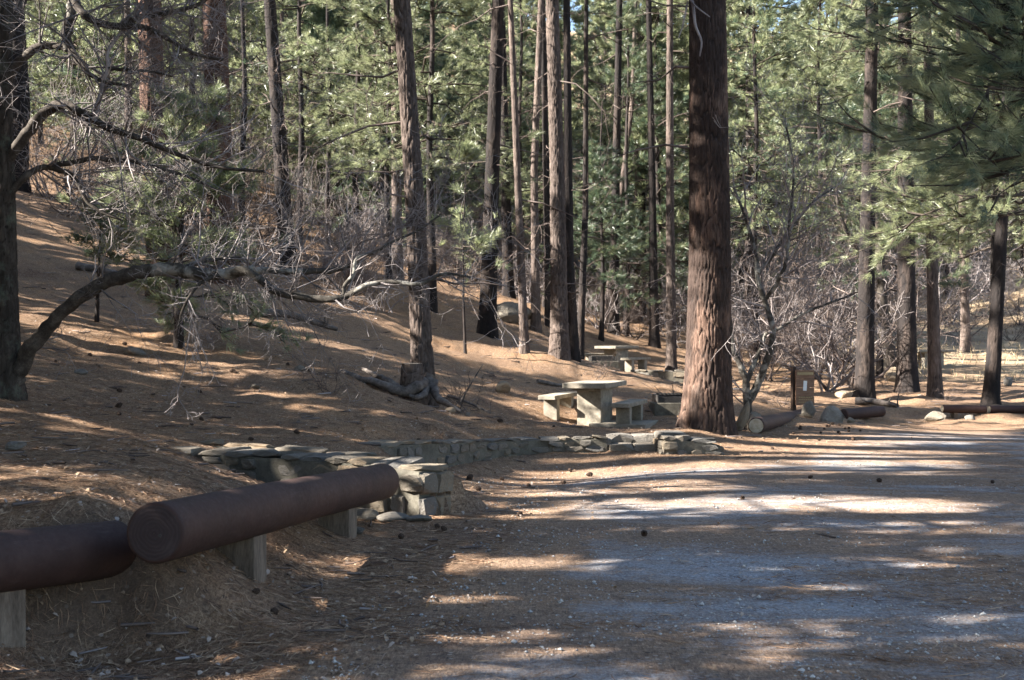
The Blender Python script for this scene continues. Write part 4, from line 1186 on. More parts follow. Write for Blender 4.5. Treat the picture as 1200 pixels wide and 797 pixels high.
def wall(name, label, top, base, thick, rng, cap=.07, w=(.2, .38), h=(.12, .22), back=None, capw=(.16, .36), capo=.01, face_sign=1, cat='wall'):
    """A low dry-laid wall along the polyline: top/base are lists of (x, y, z) points of its front face; thick goes to the back."""
    top = np.array(top, float); base = np.array(base, float)
    s = np.r_[0, np.cumsum(np.hypot(*np.diff(top[:, :2], axis=0).T))]
    Lt = s[-1]
    def at(u, z01):
        t = np.array([np.interp(u, s, top[:, i]) for i in range(3)]); b = np.array([np.interp(u, s, base[:, i]) for i in range(3)])
        return b + (t - b) * z01
    def nor(u):
        a, b = at(max(0, u - .05), 1), at(min(Lt, u + .05), 1)
        d = b - a; d[2] = 0; d /= np.linalg.norm(d)
        return d, np.array([d[1], -d[0], 0]) * face_sign
    org = at(Lt / 2, 0)
    root = thing(name, label, cat, org)
    # rough mortar core
    m = MB(); n = max(6, int(Lt / .15)); rows = []
    for u in np.linspace(.03, Lt - .03, n):
        d, nn = nor(u); t = at(u, 1); b = at(u, 0)
        zt = t[2] - cap * .8
        rows.append([np.r_[(b - nn * .004)[:2], b[2] - .25], np.r_[(t - nn * .004)[:2], zt], np.r_[(t - nn * (thick - .03))[:2], zt], np.r_[(b - nn * (thick - .03))[:2], b[2] - .25]])
    rows = np.array(rows)
    m.add(rows, grid_faces(n, 4), 0, False)
    for e in (rows[0], rows[-1][::-1]): m.add(e, [[0, 1, 2, 3]], 0, False)
    part('mortar', m.mesh('mortar', [M['mortar']], org), root)
    def put(u, z, sx, sy, sz, inset, nm='stone'):
        d, nn = nor(u)
        p = z - nn * inset
        o = part(nm, BLOCK[rng.integers(0, 12)], root, p - org, rot=(rng.normal(0, .07), rng.normal(0, .06), math.atan2(d[1], d[0]) + rng.normal(0, .03) + (math.pi if rng.random() < .5 else 0)), scale=(sx, sy, sz))
    # face stones
    hh = float(np.mean(top[:, 2] - base[:, 2])) - cap
    ncourse = max(1, round(hh / np.mean(h)))
    for c in range(ncourse + 1):
        u = rng.uniform(-.1, .0)
        while u < Lt - .06:
            ww = rng.uniform(*w)
            if u + ww > Lt: ww = Lt - u
            if ww < .07: break
            um = min(max(u + ww / 2, .02), Lt - .02)
            t = at(um, 1); b = at(um, 0)
            ht = (t[2] - b[2] - cap) / ncourse
            zc = t[2] - cap - ht * (c + .5)
            if zc > b[2] - ht * .9:
                q = at(um, 0) * .5 + t * .5; q[2] = zc
                put(um, q, ww * .96 * rng.uniform(.8, 1.03), .14 * rng.uniform(.8, 1.2), ht * .97 * rng.uniform(.7, 1.1), .058 + rng.normal(0, .014))
            u += ww
    # caps
    if cap:
        u = 0
        while u < Lt - .05:
            ww = min(rng.uniform(*capw), Lt - u)
            if ww < .12: break
            t = at(u + ww / 2, 1); t[2] -= cap / 2
            put(u + ww / 2, t, ww * .98, thick + capo, cap * rng.uniform(.9, 1.35), thick / 2 - capo, 'cap_stone')
            u += ww
    # ends
    for u, e in ((0.0, -1), (Lt, 1)):
        d, nn = nor(min(max(u, .01), Lt - .01)); t = at(u, 1); b = at(u, 0)
        for c in range(ncourse + 1):
            ht = (t[2] - b[2] - cap) / ncourse
            z = t[2] - cap - ht * (c + .5)
            k = max(1, round(thick / .26))
            for j in range(k):
                p = t * .5 + b * .5 - nn * (thick * (j + .5) / k) + d * e * -.03; p[2] = z
                part('stone', BLOCK[rng.integers(0, 12)], root, p - org, rot=(0, 0, math.atan2(nn[1], nn[0]) + rng.normal(0, .04)), scale=(thick / k * .97, .13, ht * .96))
    return root
rw = np.random.default_rng(42)
# near wall: from the flagstone end down to the lichen-covered pier behind the log
wall('stone_wall', 'near low stone wall with a lichen-covered end pier behind the long brown log',
     [P(494, 549, 10.45), P(440, 541, 10.75), P(340, 534, 11.15), P(232, 527, 11.6)],
     [P(494, 549, 10.45) * [1, 1, 0] + [0, 0, -.03], P(440, 541, 10.75) * [1, 1, 0] + [0, 0, -.02], P(340, 534, 11.15) * [1, 1, 0] + [0, 0, .1], P(232, 527, 11.6) * [1, 1, 0] + [0, 0, .3]],
     .42, rw, .045, (.18, .38), (.12, .17), face_sign=-1)
# back row of edging slabs behind it
wall('stone_kerb', 'row of thin grey edging slabs behind the near stone wall',
     [P(430, 534, 11.5), P(330, 523, 12.1), P(205, 516, 12.5)], [P(430, 534, 11.5) - [0, 0, .1], P(330, 523, 12.1) - [0, 0, .1], P(205, 516, 12.5) - [0, 0, .1]],
     .16, rw, .05, (.3, .6), (.06, .1), capw=(.4, .9), face_sign=-1, cat='kerb')
# flagstones at its upper end
def slab(px, py, d, sx, sy, sz, rot, label, seed):
    p = P(px, py, d)
    o = part('flagstone', BLOCK[seed % 12], None, p - [0, 0, sz / 2], rot=(.02, .03, rot), scale=(sx, sy, sz)); tag(o, label, 'stone slab')
slab(170, 515, 12.2, .62, .55, .10, -.2, 'thick blue-grey flagstone at the upper end of the near wall', 3)
slab(125, 519, 12.0, .50, .4, .06, .1, 'flat grey flagstone half buried in needles left of the thick one', 5)
slab(215, 524, 11.7, .34, .35, .08, -.1, 'small blue-grey flagstone stepping down from the thick one', 7)
# long wall to the steps
wall('stone_wall', 'long curving stone retaining wall below the near picnic table',
     [P(432, 520, 13.5), P(470, 519, 13.9), P(515, 517, 14.5), P(560, 516, 15.4), P(620, 514, 16.3), P(668, 513, 16.4), P(714, 512, 16.4)],
     [P(432, 520, 13.5) * [1, 1, 0] + [0, 0, .0], P(470, 519, 13.9) * [1, 1, 0], P(515, 517, 14.5) * [1, 1, 0], P(560, 516, 15.4) * [1, 1, 0], P(620, 514, 16.3) * [1, 1, 0], P(668, 513, 16.4) * [1, 1, 0], P(714, 512, 16.4) * [1, 1, 0]],
     .35, rw, .035, (.14, .30), (.10, .15), face_sign=1)
wall('stone_wall', 'short stone wall end between the steps and the huge trunk',
     [P(777, 511, 16.1), P(815, 513, 16.15), P(846, 518, 16.2)], [P(777, 511, 16.1) * [1, 1, 0] + [0, 0, -.05], P(815, 513, 16.15) * [1, 1, 0] + [0, 0, -.05], P(846, 518, 16.2) * [1, 1, 0] + [0, 0, -.05]],
     .5, rw, .06, (.18, .34), (.08, .13), face_sign=1)
slab(785, 505, 16.6, .42, .40, .09, .2, 'big pale cap slab on the pier right of the steps', 9)
def steps():
    o = P(744, 530, 16.3); root = thing('stone_steps', 'two low stone steps between the long wall and the short wall end', 'steps', o)
    for i, (z, y) in enumerate(((.10, 0), (.20, .36))):
        for j in range(2):
            part('tread', BLOCK[(i * 2 + j) % 12], root, (-.17 + .34 * j, y + .2, z - .07), scale=(.35, .42, .15))
steps()
wall('stone_wall', 'far low stone wall below the farther picnic table',
     [P(738, 433, 38.5), P(770, 434, 38.2), P(830, 433, 38)], [P(738, 433, 38.5) - [0, 0, .38], P(770, 434, 38.2) - [0, 0, .38], P(830, 433, 38) - [0, 0, .38]],
     .4, rw, .07, (.25, .5), (.13, .2), face_sign=1)

def rock(px, py, d, sx, sy, sz, label, k, rz=0, name='rock', sink=.25, tilt=0):
    b = G(px, d)
    o = part(name, ROCK[k % 6], None, b + [0, 0, sz * (.5 - sink)], rot=(tilt, tilt * .5, rz), scale=(sx, sy, sz)); tag(o, label, 'rock'); return o
rock(590, 459, 23, .38, .34, .34, 'grey boulder on the slope left of the near picnic table', 0, .3)
rock(528, 505, 18.5, .19, .17, .16, 'white stone in needles above the long wall', 1)
rock(548, 508, 18.3, .12, .1, .09, 'small white pebble right of the white stone', 2)
rock(948, 494, 23.5, .36, .32, .50, 'pale pointed boulder at the end of the brown rail by the sign', 3, 1.0, tilt=.15)
rock(974, 496, 23.2, .56, .45, .50, 'greenish blocky boulder right of the pale pointed one', 4, .4)
rock(1000, 499, 23.8, .36, .2, .24, 'small white slanted stone in front of the short log', 5, .6, tilt=.5)
rock(1096, 487, 27.2, .62, .45, .34, 'dark grey slanting boulder left of the long log rail', 0, 2.0, tilt=.3)
rock(1137, 489, 27.6, .30, .24, .24, 'cream stone under the long log rail', 1, .2)
rock(1182, 457, 42, .5, .4, .45, 'white boulder beyond the leaning pine at the right edge', 2, .2)
rock(871, 504, 20.0, .22, .18, .75, 'white slab leaning at the foot of the small forked oak', 3, .5, tilt=.3)
rock(884, 502, 20.4, .42, .34, .5, 'grey boulder right behind the sawn rail end', 4, .5)
rock(160, 418, 19.5, .45, .35, .25, 'grey stone lying on the slope under the low oak limb', 5, .3)
rock(95, 440, 16.8, .22, .16, .14, 'small grey stone near the oak trunk', 1, .3)
rock(18, 530, 9.6, .26, .2, .10, 'flat mossy stone in the needles at the left edge', 2, .3)
rock(352, 440, 18.8, .24, .18, .14, 'half-buried grey stone in the middle of the slope', 3, .9)
rock(300, 455, 17.3, .16, .13, .10, 'little grey stone below the half-buried one', 0, .2)
rock(600, 383, 44, 2.0, 1.2, 1.1, 'dark boulder outcrop beneath the middle pines', 3, .2)
rock(1048, 445, 42, .8, .6, .9, 'pale broken stump-like boulder at the foot of the forked dark tree', 1, .3)
rock(990, 473, 32, .8, .5, .28, 'flat grey rock left of the leftmost pine of the right group', 2, .3)
rock(418, 646, 9.3, .22, .11, .07, 'pale broken stone chip beside the second rail post', 4, -.5, sink=.1)
rock(428, 606, 10.2, .3, .25, .16, 'grey stone fallen at the foot of the near wall', 1, .2)
rock(462, 612, 10.15, .34, .2, .12, 'flat fallen stone at the foot of the lichen-covered pier', 3, .1)
rock(492, 613, 10.1, .28, .2, .08, 'thin fallen slab at the corner of the pier', 0, .1)

# ------------------------------------------------------------------ log rails
def log_rail(a, b, r, label, posts, end_mat='endpaint', seed=0, post_w=.11, post_d=.5, group='brown log rails along the clearing', hole=True):
    """Round painted log from a to b (ends of its axis) on cross-set posts at the fractions given."""
    a = np.asarray(a, float); b = np.asarray(b, float)
    mid = (a + b) / 2; L = np.linalg.norm(b - a); d = (b - a) / L
    base = np.array([mid[0], mid[1], HE(mid[0], mid[1])])
    root = thing('log_rail', label, 'barrier', base, group)
    q = Vector(d).to_track_quat('X', 'Z')
    n = max(10, int(L / .06)); S = 56
    prof_x = [0, .002, .007, .016]; prof_r = [r - .017, r - .009, r - .003, r]
    xs = np.r_[prof_x, np.linspace(.06, L - .06, n), L - np.array(prof_x)[::-1]]
    rr = np.r_[prof_r, np.full(n, r), prof_r[::-1]]
    th = np.linspace(0, 2 * np.pi, S, endpoint=False)
    Tn, Xn = np.meshgrid(th, xs)
    fade = np.minimum(1, np.minimum(Xn, L - Xn) / .12)
    R = rr[:, None] + fade * (fbm(Xn * 1.5 + seed, np.cos(Tn) * 1.3 + 4, seed, 3) - .44) * .012 + fade * (fbm(Xn * 9, np.cos(Tn) * 2 + np.sin(Tn), seed + 2, 2) - .37) * .003
    for s in np.arange(.8, L - .3, 1.05):        # faint banding grooves
        R -= .0028 * np.exp(-((Xn - s) / .012) ** 2)
    Vv = np.stack([Xn - L / 2, R * np.cos(Tn), R * np.sin(Tn)], -1)
    m = MB(); m.add(Vv, grid_faces(len(xs), S), 0, True)
    o = part('log', m.mesh('log', [M['paint']]), root, mid - base); o.rotation_mode = 'QUATERNION'; o.rotation_quaternion = q
    for e, x in ((-1, -L / 2), (1, L / 2)):
        ring = np.stack([np.full(S, x), (r - .017) * np.cos(th), (r - .017) * np.sin(th)], 1)
        m = MB()
        K = 5
        rings = np.concatenate([np.c_[np.full(S, x + e * .004 * (1 - (k / (K - 1)) ** 2) + 0 * th), ring[:, 1:] * max(k / (K - 1), .02)] for k in range(K)])
        f = grid_faces(K, S)
        m.add(rings, f if e > 0 else f[:, ::-1], 0, True)
        pe = part('end_face', m.mesh('end_face', [M[end_mat]]), root, mid - base); pe.rotation_mode = 'QUATERNION'; pe.rotation_quaternion = q
        if hole and e < 0:
            m = MB(); hc = np.array([x - .004, -.03, -.01])
            tube(m, [hc + [-.003, 0, 0], hc + [.004, 0, 0]], .009, 10)  # dark disc standing for the shaded hole in the log end
            pe2 = part('bolt_hole', m.mesh('bolt_hole', [M['iron']]), pe)
    dh = np.array([d[0], d[1], 0]); dh /= np.linalg.norm(dh)
    back = np.array([-dh[1], dh[0], 0])
    ang = math.atan2(dh[1], dh[0])
    for f, w, dep in posts:
        p = a + (b - a) * f
        zt = p[2] - r * .72
        foot = p - back * (r * .45)
        zg = min(HE(foot[0], foot[1]), HE(p[0], p[1])) - .12
        h = zt - zg
        me = box_mesh('post', w, dep, h, M['post'], .008, 2, .0)
        c = foot + back * (dep / 2)
        part('post', me, root, (c[0] - base[0], c[1] - base[1], zg - base[2]), rot=(0, 0, ang))
    return root
log_rail(P(181, 625, 5.95), P(448, 564, 10.2), .15, 'long brown painted log rail in front of the near stone wall', [(.295, .21, .24), (.745, .21, .24)], seed=1)
log_rail(P(-190, 680, 5.1), P(137, 643, 6.45), .15, 'brown log rail running out of the picture at the lower left corner', [(.50, .26, .3)], seed=4)
log_rail(P(886, 499, 20.0), P(941, 487, 25.0), .135, 'brown log rail with a pale sawn end beside the huge trunk', [(.12, .11, .3), (.55, .11, .3)], 'endgrain', seed=6, hole=False)
log_rail(P(988, 486, 25.6), P(1033, 482, 26.4), .12, 'short brown log lying among boulders in front of the right group', [(.3, .1, .2)], seed=8, hole=False)
log_rail(P(1104, 479, 28.2), P(1155, 480, 28.3), .095, 'left half of the thin brown roadside rail under the leaning pine', [(.3, .1, .2), (.9, .1, .2)], 'endgrain', seed=9, hole=False)
log_rail(P(1159, 480, 28.35), P(1262, 480, 28.6), .095, 'right half of the thin brown roadside rail running off the right edge', [(.12, .1, .2), (.5, .1, .2)], 'endgrain', seed=10, hole=False)

# ------------------------------------------------------------------ picnic tables and benches, cast concrete
def table(px, d, rot, label, L=1.85, W=.78, Ht=.74):
    b = G(px, d); b[2] -= .01
    t = thing('picnic_table', label, 'table', b, 'concrete picnic tables'); t.rotation_euler = (0, 0, rot)
    part('tabletop', box_mesh('tabletop', W, L, .09, M['concrete'], .012), t, (0, 0, Ht - .09))
    part('pedestal', box_mesh('pedestal', .44, .95, Ht - .13 + .2, M['concrete'], .01), t, (0, -.05, -.2))
    part('bearer', box_mesh('bearer', .52, 1.5, .045, M['concrete'], .008), t, (0, 0, Ht - .132))
    return b
def bench(b, off, rot, label, L=1.75, Ht=.43):
    c, s = math.cos(rot), math.sin(rot)
    p = np.array([b[0] + off[0] * c - off[1] * s, b[1] + off[0] * s + off[1] * c, 0]); p[2] = .6 * b[2] + .4 * HE(p[0], p[1])
    t = thing('picnic_bench', label, 'bench', p, 'concrete picnic benches'); t.rotation_euler = (0, 0, rot)
    part('seat', box_mesh('seat', .32, L, .075, M['concrete'], .01), t, (0, 0, Ht - .075))
    for y in (-.52, .52):
        part('leg', box_mesh('leg', .25, .2, Ht - .078 + .2, M['concrete'], .008), t, (0, y, -.2))
r1 = math.radians(-17)
b1 = table(698, 22.4, r1, 'near concrete picnic table above the long stone wall')
bench(b1, (-.72, .1), r1, 'left concrete bench of the near picnic table, in shade')
bench(b1, (.66, -.12), r1, 'right concrete bench of the near picnic table, its front leg sunlit')
m_ = box_mesh('table_slab', 1.0, 1.7, .12, M['concrete'], .01)
o = part('paving_slab', m_, None, b1 + [.55, -.15, -.09], rot=(0, 0, r1)); tag(o, 'concrete slab in the ground under the near table and right bench', 'paving slab')
r2 = math.radians(-30)
b2 = table(723, 41, r2, 'far concrete picnic table on the terrace under the dark pines')
bench(b2, (-.78, .1), r2, 'left concrete bench of the far picnic table')
bench(b2, (.72, -.05), r2, 'right concrete bench of the far picnic table')
r3 = math.radians(-70)
b3 = table(1092, 50, r3, 'dim concrete picnic table seen between the trunks of the right group')
bench(b3, (-.75, .1), r3, 'far-side bench of the dim picnic table beyond the right group')
wall('stone_wall', 'dark low stone wall beyond the right group of pines',
     [P(1106, 436, 49), P(1130, 437, 49), P(1152, 438, 49)], [P(1106, 436, 49) - [0, 0, .4], P(1130, 437, 49) - [0, 0, .4], P(1152, 438, 49) - [0, 0, .4]],
     .6, rw, .08, (.3, .6), (.15, .25), face_sign=1)

# ------------------------------------------------------------------ cast fire boxes
def fire_box(px, d, rot, label, w=.75):
    b = G(px, d)
    t = thing('fire_box', label, 'campfire stove', b, 'low iron campfire stoves'); t.rotation_euler = (0, 0, rot)
    part('hearth', box_mesh('hearth', w + .12, .7, .26, M['mortar'], .015), t, (0, 0, -.1))
    for x in (-1, 1):
        part('side_plate', box_mesh('side_plate', .03, .6, .15, M['iron'], .004), t, (x * (w / 2 - .02), 0, .155))
    part('back_plate', box_mesh('back_plate', w - .075, .03, .15, M['iron'], .004), t, (0, .27, .155))
    part('front_plate', box_mesh('front_plate', w - .075, .03, .12, M['iron'], .004), t, (0, -.27, .155))
    for k in range(9):
        part('grate_bar', box_mesh('grate_bar', .018, .56, .018, M['iron'], 0), t, ((k - 4) * (w - .1) / 9, 0, .312))
fire_box(790, 23.2, .05, 'low black iron campfire stove left of the huge trunk')
fire_box(706, 38.6, .1, 'low dark campfire stove in front of the far picnic table', .8)

# ------------------------------------------------------------------ notice board
def sign():
    b = G(941, 24.6)
    t = thing('notice_board', 'brown wooden notice board with a small white paper beside the road', 'sign', b); t.rotation_euler = (0, 0, math.radians(12))
    part('post', box_mesh('post', .08, .10, 1.2, M['oldpost'], .008), t, (-.165, .09, -.3), label='dark square post at the left')
    part('post', box_mesh('post', .09, .06, 1.0, M['oldpost'], .008), t, (.12, .07, -.3))
    for k in range(4):
        part('plank', box_mesh('plank', .40, .035, .172, M['signwood'], .005), t, (.03, -.02 + .004 * (k % 2), .13 + .177 * k))
    part('top_strip', box_mesh('top_strip', .34, .008, .05, M['signtext'], 0), t, (.03, -.040, .74))
    part('paper', box_mesh('paper', .075, .004, .20, M['paper'], 0), t, (.02, -.040, .42), rot=(0, math.radians(4), 0))
    rng = random.Random(4)
    for r in range(3):                                   # weathered routed lines too worn to read
        x = -.12
        while x < .16:
            w = rng.uniform(.02, .045)
            part('worn_letter', box_mesh('worn_letter', w, .006, .018, M['signtext'], 0), t, (.03 + x + w / 2 - .02, -.0405, .18 + r * .05)); x += w + .015
sign()

# ------------------------------------------------------------------ stump, roots, forked dark tree
def stump():
    b = G(483, 19.4)
    t = thing('tree_stump', 'small cut stump with a pale top against the slim leaning pine', 'stump', b)
    rng = np.random.default_rng(3)
    mb = MB(); f = lambda z: np.stack([b[0] + 0 * z, b[1] + 0 * z, b[2] + z], -1)
    zs_top = .62
    trunk(mb, f, .155, 3.0, zs_top, 12, 40, 50, .06, .16, .018, .5, 4, .8)
    # keep only up to the saw cut
    S = 40; rows = 51
    v = mb.v[0].reshape(-1, S, 3)[:rows]; a = mb.at[0].reshape(-1, S)[:rows]
    m = MB(); m.add(v, grid_faces(rows, S), 0, True, a)
    part('trunk', m.mesh('stump_body', [M['bark_grey']], b), t)
    m = MB(); ring = v[-1]; c = ring.mean(0) + [0, 0, .01]
    m.add(np.vstack([ring + [0, 0, .002], c]), np.stack([np.arange(S), (np.arange(S) + 1) % S, np.full(S, S)], 1), 0, False)
    part('cut_face', m.mesh('cut_face', [M['cutwood']], b), t)
    root_b = G(497, 20)
    t2 = thing('tree_roots', 'weathered bare roots sprawling left and downhill from the slim leaning pine', 'roots', root_b)
    for pts, r0, r1 in ((((503, 440, 19.75), (507, 455, 19.5), (513, 466, 19.2), (526, 474, 18.9), (540, 482, 18.8)), 7, 2),
                        (((498, 446, 19.7), (492, 452, 19.3), (478, 458, 19.1), (460, 456, 19.1), (445, 450, 19.2), (428, 446, 19.4), (412, 440, 19.6), (398, 436, 19.9)), 7, 3.5),
                        (((470, 457, 19.1), (455, 446, 19.3), (440, 440, 19.6), (425, 432, 20.0)), 4.5, 2),
                        (((500, 450, 19.6), (497, 462, 19.2), (488, 466, 19.0), (480, 464, 19.0)), 5, 2)):
        p = smooth_path([P(*q) for q in pts], 22); r = np.linspace(r0, r1, 22) * 19.4 / F
        m = MB(); tube(m, p + rng.normal(0, .15, p.shape) * r[:, None], r, 12, 0, True, .3, 5)
        part('root', m.mesh('root', [M['root']], root_b), t2)
stump()
def forked_tree():
    rng = np.random.default_rng(8)
    D = 43.0; b = G(1047, D)
    t = thing('leaning_tree', 'dark forked tree leaning left behind the stout black-footed pine', 'tree', b)
    for pts, r0, r1, nm in ((((1048, 448, 0), (1046, 425, 0), (1038, 395, 0), (1034, 360, 0), (1033, 320, 0), (1028, 270, 0), (1020, 200, 0)), 9, 4, 'trunk'),
                            (((1046, 440, .2), (1052, 420, .3), (1056, 400, .5), (1060, 350, .6)), 5, 3, 'limb'), (((1033, 330, 0), (1005, 290, .2), (985, 255, .3), (980, 220, .3)), 3.5, 1.5, 'limb')):
        p = smooth_path([P(x, y, D + c) for x, y, c in pts], 20); r = np.linspace(r0, r1, 20) * D / F
        m = MB(); tube(m, p, r, 12, 0, True, .25, 4)
        part(nm, m.mesh(nm, [M['limb_dark']], b), t)
    m = MB(); n = 26
    q = p[rng.integers(5, 20, n)]
    twigs(m, q, rng.normal(0, 1, (n, 3)) + [0, 0, .4], rng.uniform(.6, 1.6, n), np.full(n, .015), rng, 3, 4, minr=.004)
    part('twigs', m.mesh('twigs', [M['twig_dark']], b), t, kind='stuff')
forked_tree()
# fallen branches
def fallen(pts, r0, r1, label, mat='root', sh=4):
    rng = np.random.default_rng(len(label))
    p = smooth_path([G(px, d) + [0, 0, h] for px, d, h in pts], 20); r = np.linspace(r0, r1, 20)
    m = MB(); tube(m, p, r, 8, 0, True, .25, 3)
    k = rng.integers(4, 20, sh)
    twigs(m, p[k], rng.normal(0, 1, (sh, 3)) + [0, 0, .3], rng.uniform(.15, .5, sh), r[k] * .4, rng, 2, 3, minr=.002)
    o = part('fallen_branch', m.mesh('fallen_branch', [M[mat]], p[0]), None, p[0]); tag(o, label, 'branch')
fallen([(525, 21.2, .05), (548, 21.0, .06), (575, 20.8, .05)], .03, .012, 'short dead branch lying right of the slim pine roots')
fallen([(538, 20.8, .0), (552, 20.8, .45), (566, 20.8, .85)], .018, .006, 'thin grey stick slanting up from the needles by the slim pine')
fallen([(630, 29, .06), (660, 29.5, .07), (690, 30, .06), (705, 30.5, .05)], .05, .02, 'long dark branch on the sunlit slope below the double trunk')
fallen([(767, 27, .05), (785, 27.4, .06), (800, 27.6, .05)], .06, .03, 'dark branch lying behind the iron stove')
fallen([(1003, 31, .08), (1020, 30.8, .12), (1040, 30.3, .1), (1052, 30, .05)], .11, .05, 'dark rotten log lying at the foot of the right group')
fallen([(300, 27, .1), (340, 27.5, .12), (370, 28, .1), (395, 28.3, .08)], .10, .05, 'dark log half sunk in the slope under the oak limb')
fallen([(960, 50, .2), (985, 50, .3), (1010, 50, .1)], .3, .15, 'dark fallen log on the slope behind the notice board')
fallen([(90, 29.5, .1), (130, 29.5, .1), (160, 29.5, .05)], .10, .06, 'dark log across the slope behind the oak trunk')

# ------------------------------------------------------------------ litter on the ground
def litter_needles():
    rng = np.random.default_rng(55)
    N = 165000
    y = 4.6 + 18 * rng.random(N) ** 1.9
    x = rng.uniform(-.46, .46, N) * y * 1.05
    rs_ = road_side(x, y)
    cov = fbm(x * .34 * .95 + 5, y * 1.1, 77) + .25 * fbm(x * 3, y * 5, 78, 3)
    keep = (rs_ < .5) & (rng.random(N) < .95) | (cov > .60) & (rng.random(N) < .75) | (rng.random(N) < .12)
    keep &= rng.random(N) < np.where(rs_ > .8, .55, 1)
    x, y = x[keep], y[keep]; n = len(x)
    z = _height_exact(x, y)
    e = .06
    gx = (H(x + .2, y) - H(x - .2, y)) / .4; gy = (H(x, y + .2) - H(x, y - .2)) / .4
    ks = (np.hypot(gx, gy) < .42) | (rng.random(n) < .5); x, y, z, gx, gy = x[ks], y[ks], z[ks], gx[ks], gy[ks]; n = len(x)
    a = rng.uniform(0, 6.28, n); L = rng.uniform(.06, .19, n)
    d = np.stack([np.cos(a), np.sin(a), np.cos(a) * gx + np.sin(a) * gy + rng.normal(.03, .08, n)], 1)
    c = np.stack([x, y, z + rng.uniform(.003, .014, n)], 1)
    sd = np.stack([-np.sin(a), np.cos(a), rng.normal(0, .5, n)], 1)
    w = rng.uniform(.0012, .0024, n)[:, None]
    bend = np.stack([-np.sin(a), np.cos(a), 0 * a], 1) * (rng.normal(0, .12, n) * L)[:, None]
    p0 = c - d * L[:, None] * .5; p1 = c + bend; p2 = c + d * L[:, None] * .5
    Vv = np.stack([p0, p1 - sd * w, p1 + sd * w, p2], 1)
    mb = MB(); sel = rng.choice(4, n, p=[.38, .30, .17, .15])
    for k in range(4):
        v = Vv[sel == k]; m = len(v); i = np.arange(m)[:, None] * 4
        mb.add(v, np.concatenate([i + [0, 1, 2], i + [1, 3, 2]]), k, False)
    o = part('pine_needles', mb.mesh('pine_needles', [M['litter%d' % k] for k in range(4)])); o['kind'] = 'stuff'
    o['label'] = 'brown fallen pine needles strewn over bank and gravel'
litter_needles()
def leaves():
    rng = np.random.default_rng(56)
    N = 5200
    y = 4.8 + 17 * rng.random(N) ** 1.5; x = rng.uniform(-.45, .45, N) * y
    rs_ = road_side(x, y)
    k = (rs_ < .9) & (fbm(x * 1.4, y * 1.4, 5) > .40) | (rng.random(N) < .05)
    x, y = x[k], y[k]; n = len(x); z = _height_exact(x, y) + .012
    a = rng.uniform(0, 6.28, n); s = rng.uniform(.008, .022, n)
    u = np.stack([np.cos(a), np.sin(a), rng.normal(0, .35, n)], 1) * s[:, None]; v = np.stack([-np.sin(a), np.cos(a), rng.normal(0, .35, n)], 1) * s[:, None] * .55
    c = np.stack([x, y, z], 1); lift = np.zeros((n, 3)); lift[:, 2] = s * .5
    Vv = np.stack([c - u, c - .4 * u + v + lift, c + .5 * u + v * .8 + lift, c + u * 1.1, c + .5 * u - v * .8 + lift * .7, c - .4 * u - v + lift * .7], 1)
    sel = rng.random(n) < .6
    mb = MB()
    for q, mi in ((Vv[sel], 0), (Vv[~sel], 1)):
        i = np.arange(len(q))[:, None] * 6
        mb.add(q, np.concatenate([i + [0, 1, 5], i + [1, 2, 5], i + [5, 2, 4], i + [2, 3, 4]]), mi, False)
    o = part('fallen_leaves', mb.mesh('fallen_leaves', [M['leaf0'], M['leaf1']])); o['kind'] = 'stuff'
    o['label'] = 'dry curled oak leaves scattered over the needles'
leaves()
def straw():
    rng = np.random.default_rng(57)
    n = 5000
    y = rng.uniform(44, 82, n); x = rng.uniform(9, 36, n)
    k = (fbm(x * .5, y * .5, 8) > .42); x, y = x[k], y[k]; n = len(x)
    z = H(x, y)
    a = rng.uniform(0, 6.28, n); h = rng.uniform(.12, .4, n)
    p = np.stack([x, y, z], 1); s = np.stack([np.cos(a), np.sin(a), 0 * a], 1) * .02
    t = p + np.stack([rng.normal(0, .4, n) * h, rng.normal(0, .4, n) * h, h], 1)
    mb = MB(); mb.add(np.stack([p - s, p + s, t], 1), np.arange(3 * n).reshape(-1, 3), 0, False)
    o = part('dry_grass', mb.mesh('dry_grass', [M['straw']])); o['kind'] = 'stuff'; o['label'] = 'straw-coloured dry grass on the sunny slope'
straw()
def pebbles():
    rng = np.random.default_rng(61)
    n = 9000
    y = 4.8 + 11 * rng.random(n) ** 1.5; x = rng.uniform(-.2, .46, n) * y
    k = (road_side(x, y) > .15) & (fbm(x * .8, y * 1.6, 31) > .42); x, y = x[k], y[k]; n = len(x)
    r = rng.uniform(.004, .011, n) * np.where(rng.random(n) < .06, 2.0, 1)
    c = np.stack([x, y, _height_exact(x, y) + r * .35], 1)
    o = np.array([(1, 0, 0), (0, 1, 0), (-1, 0, 0), (0, -1, 0), (0, 0, .7), (0, 0, -.7)], float)
    a = rng.uniform(0, 6.28, n); ca, sa = np.cos(a), np.sin(a)
    q = o[None] * rng.uniform(.6, 1.15, (n, 6, 1)) * r[:, None, None]
    q = np.stack([q[..., 0] * ca[:, None] - q[..., 1] * sa[:, None], q[..., 0] * sa[:, None] + q[..., 1] * ca[:, None], q[..., 2]], -1) + c[:, None]
    f = np.array([(0, 1, 4), (1, 2, 4), (2, 3, 4), (3, 0, 4), (1, 0, 5), (2, 1, 5), (3, 2, 5), (0, 3, 5)])
    mb = MB(); sel = rng.integers(0, 2, n)
    for k in (0, 1):
        v = q[sel == k]; mb.add(v, (f[None] + (np.arange(len(v)) * 6)[:, None, None]).reshape(-1, 3), k, False)
    ob = part('gravel', mb.mesh('gravel', [M['gravel0'], M['gravel1']])); ob['kind'] = 'stuff'
    ob['label'] = 'loose grey gravel on the clearing'
M['gravel0'] = mat_simple('grey_gravel', [(.20, .20, .205), (.34, .34, .335)], 3, .9, .15, 0)
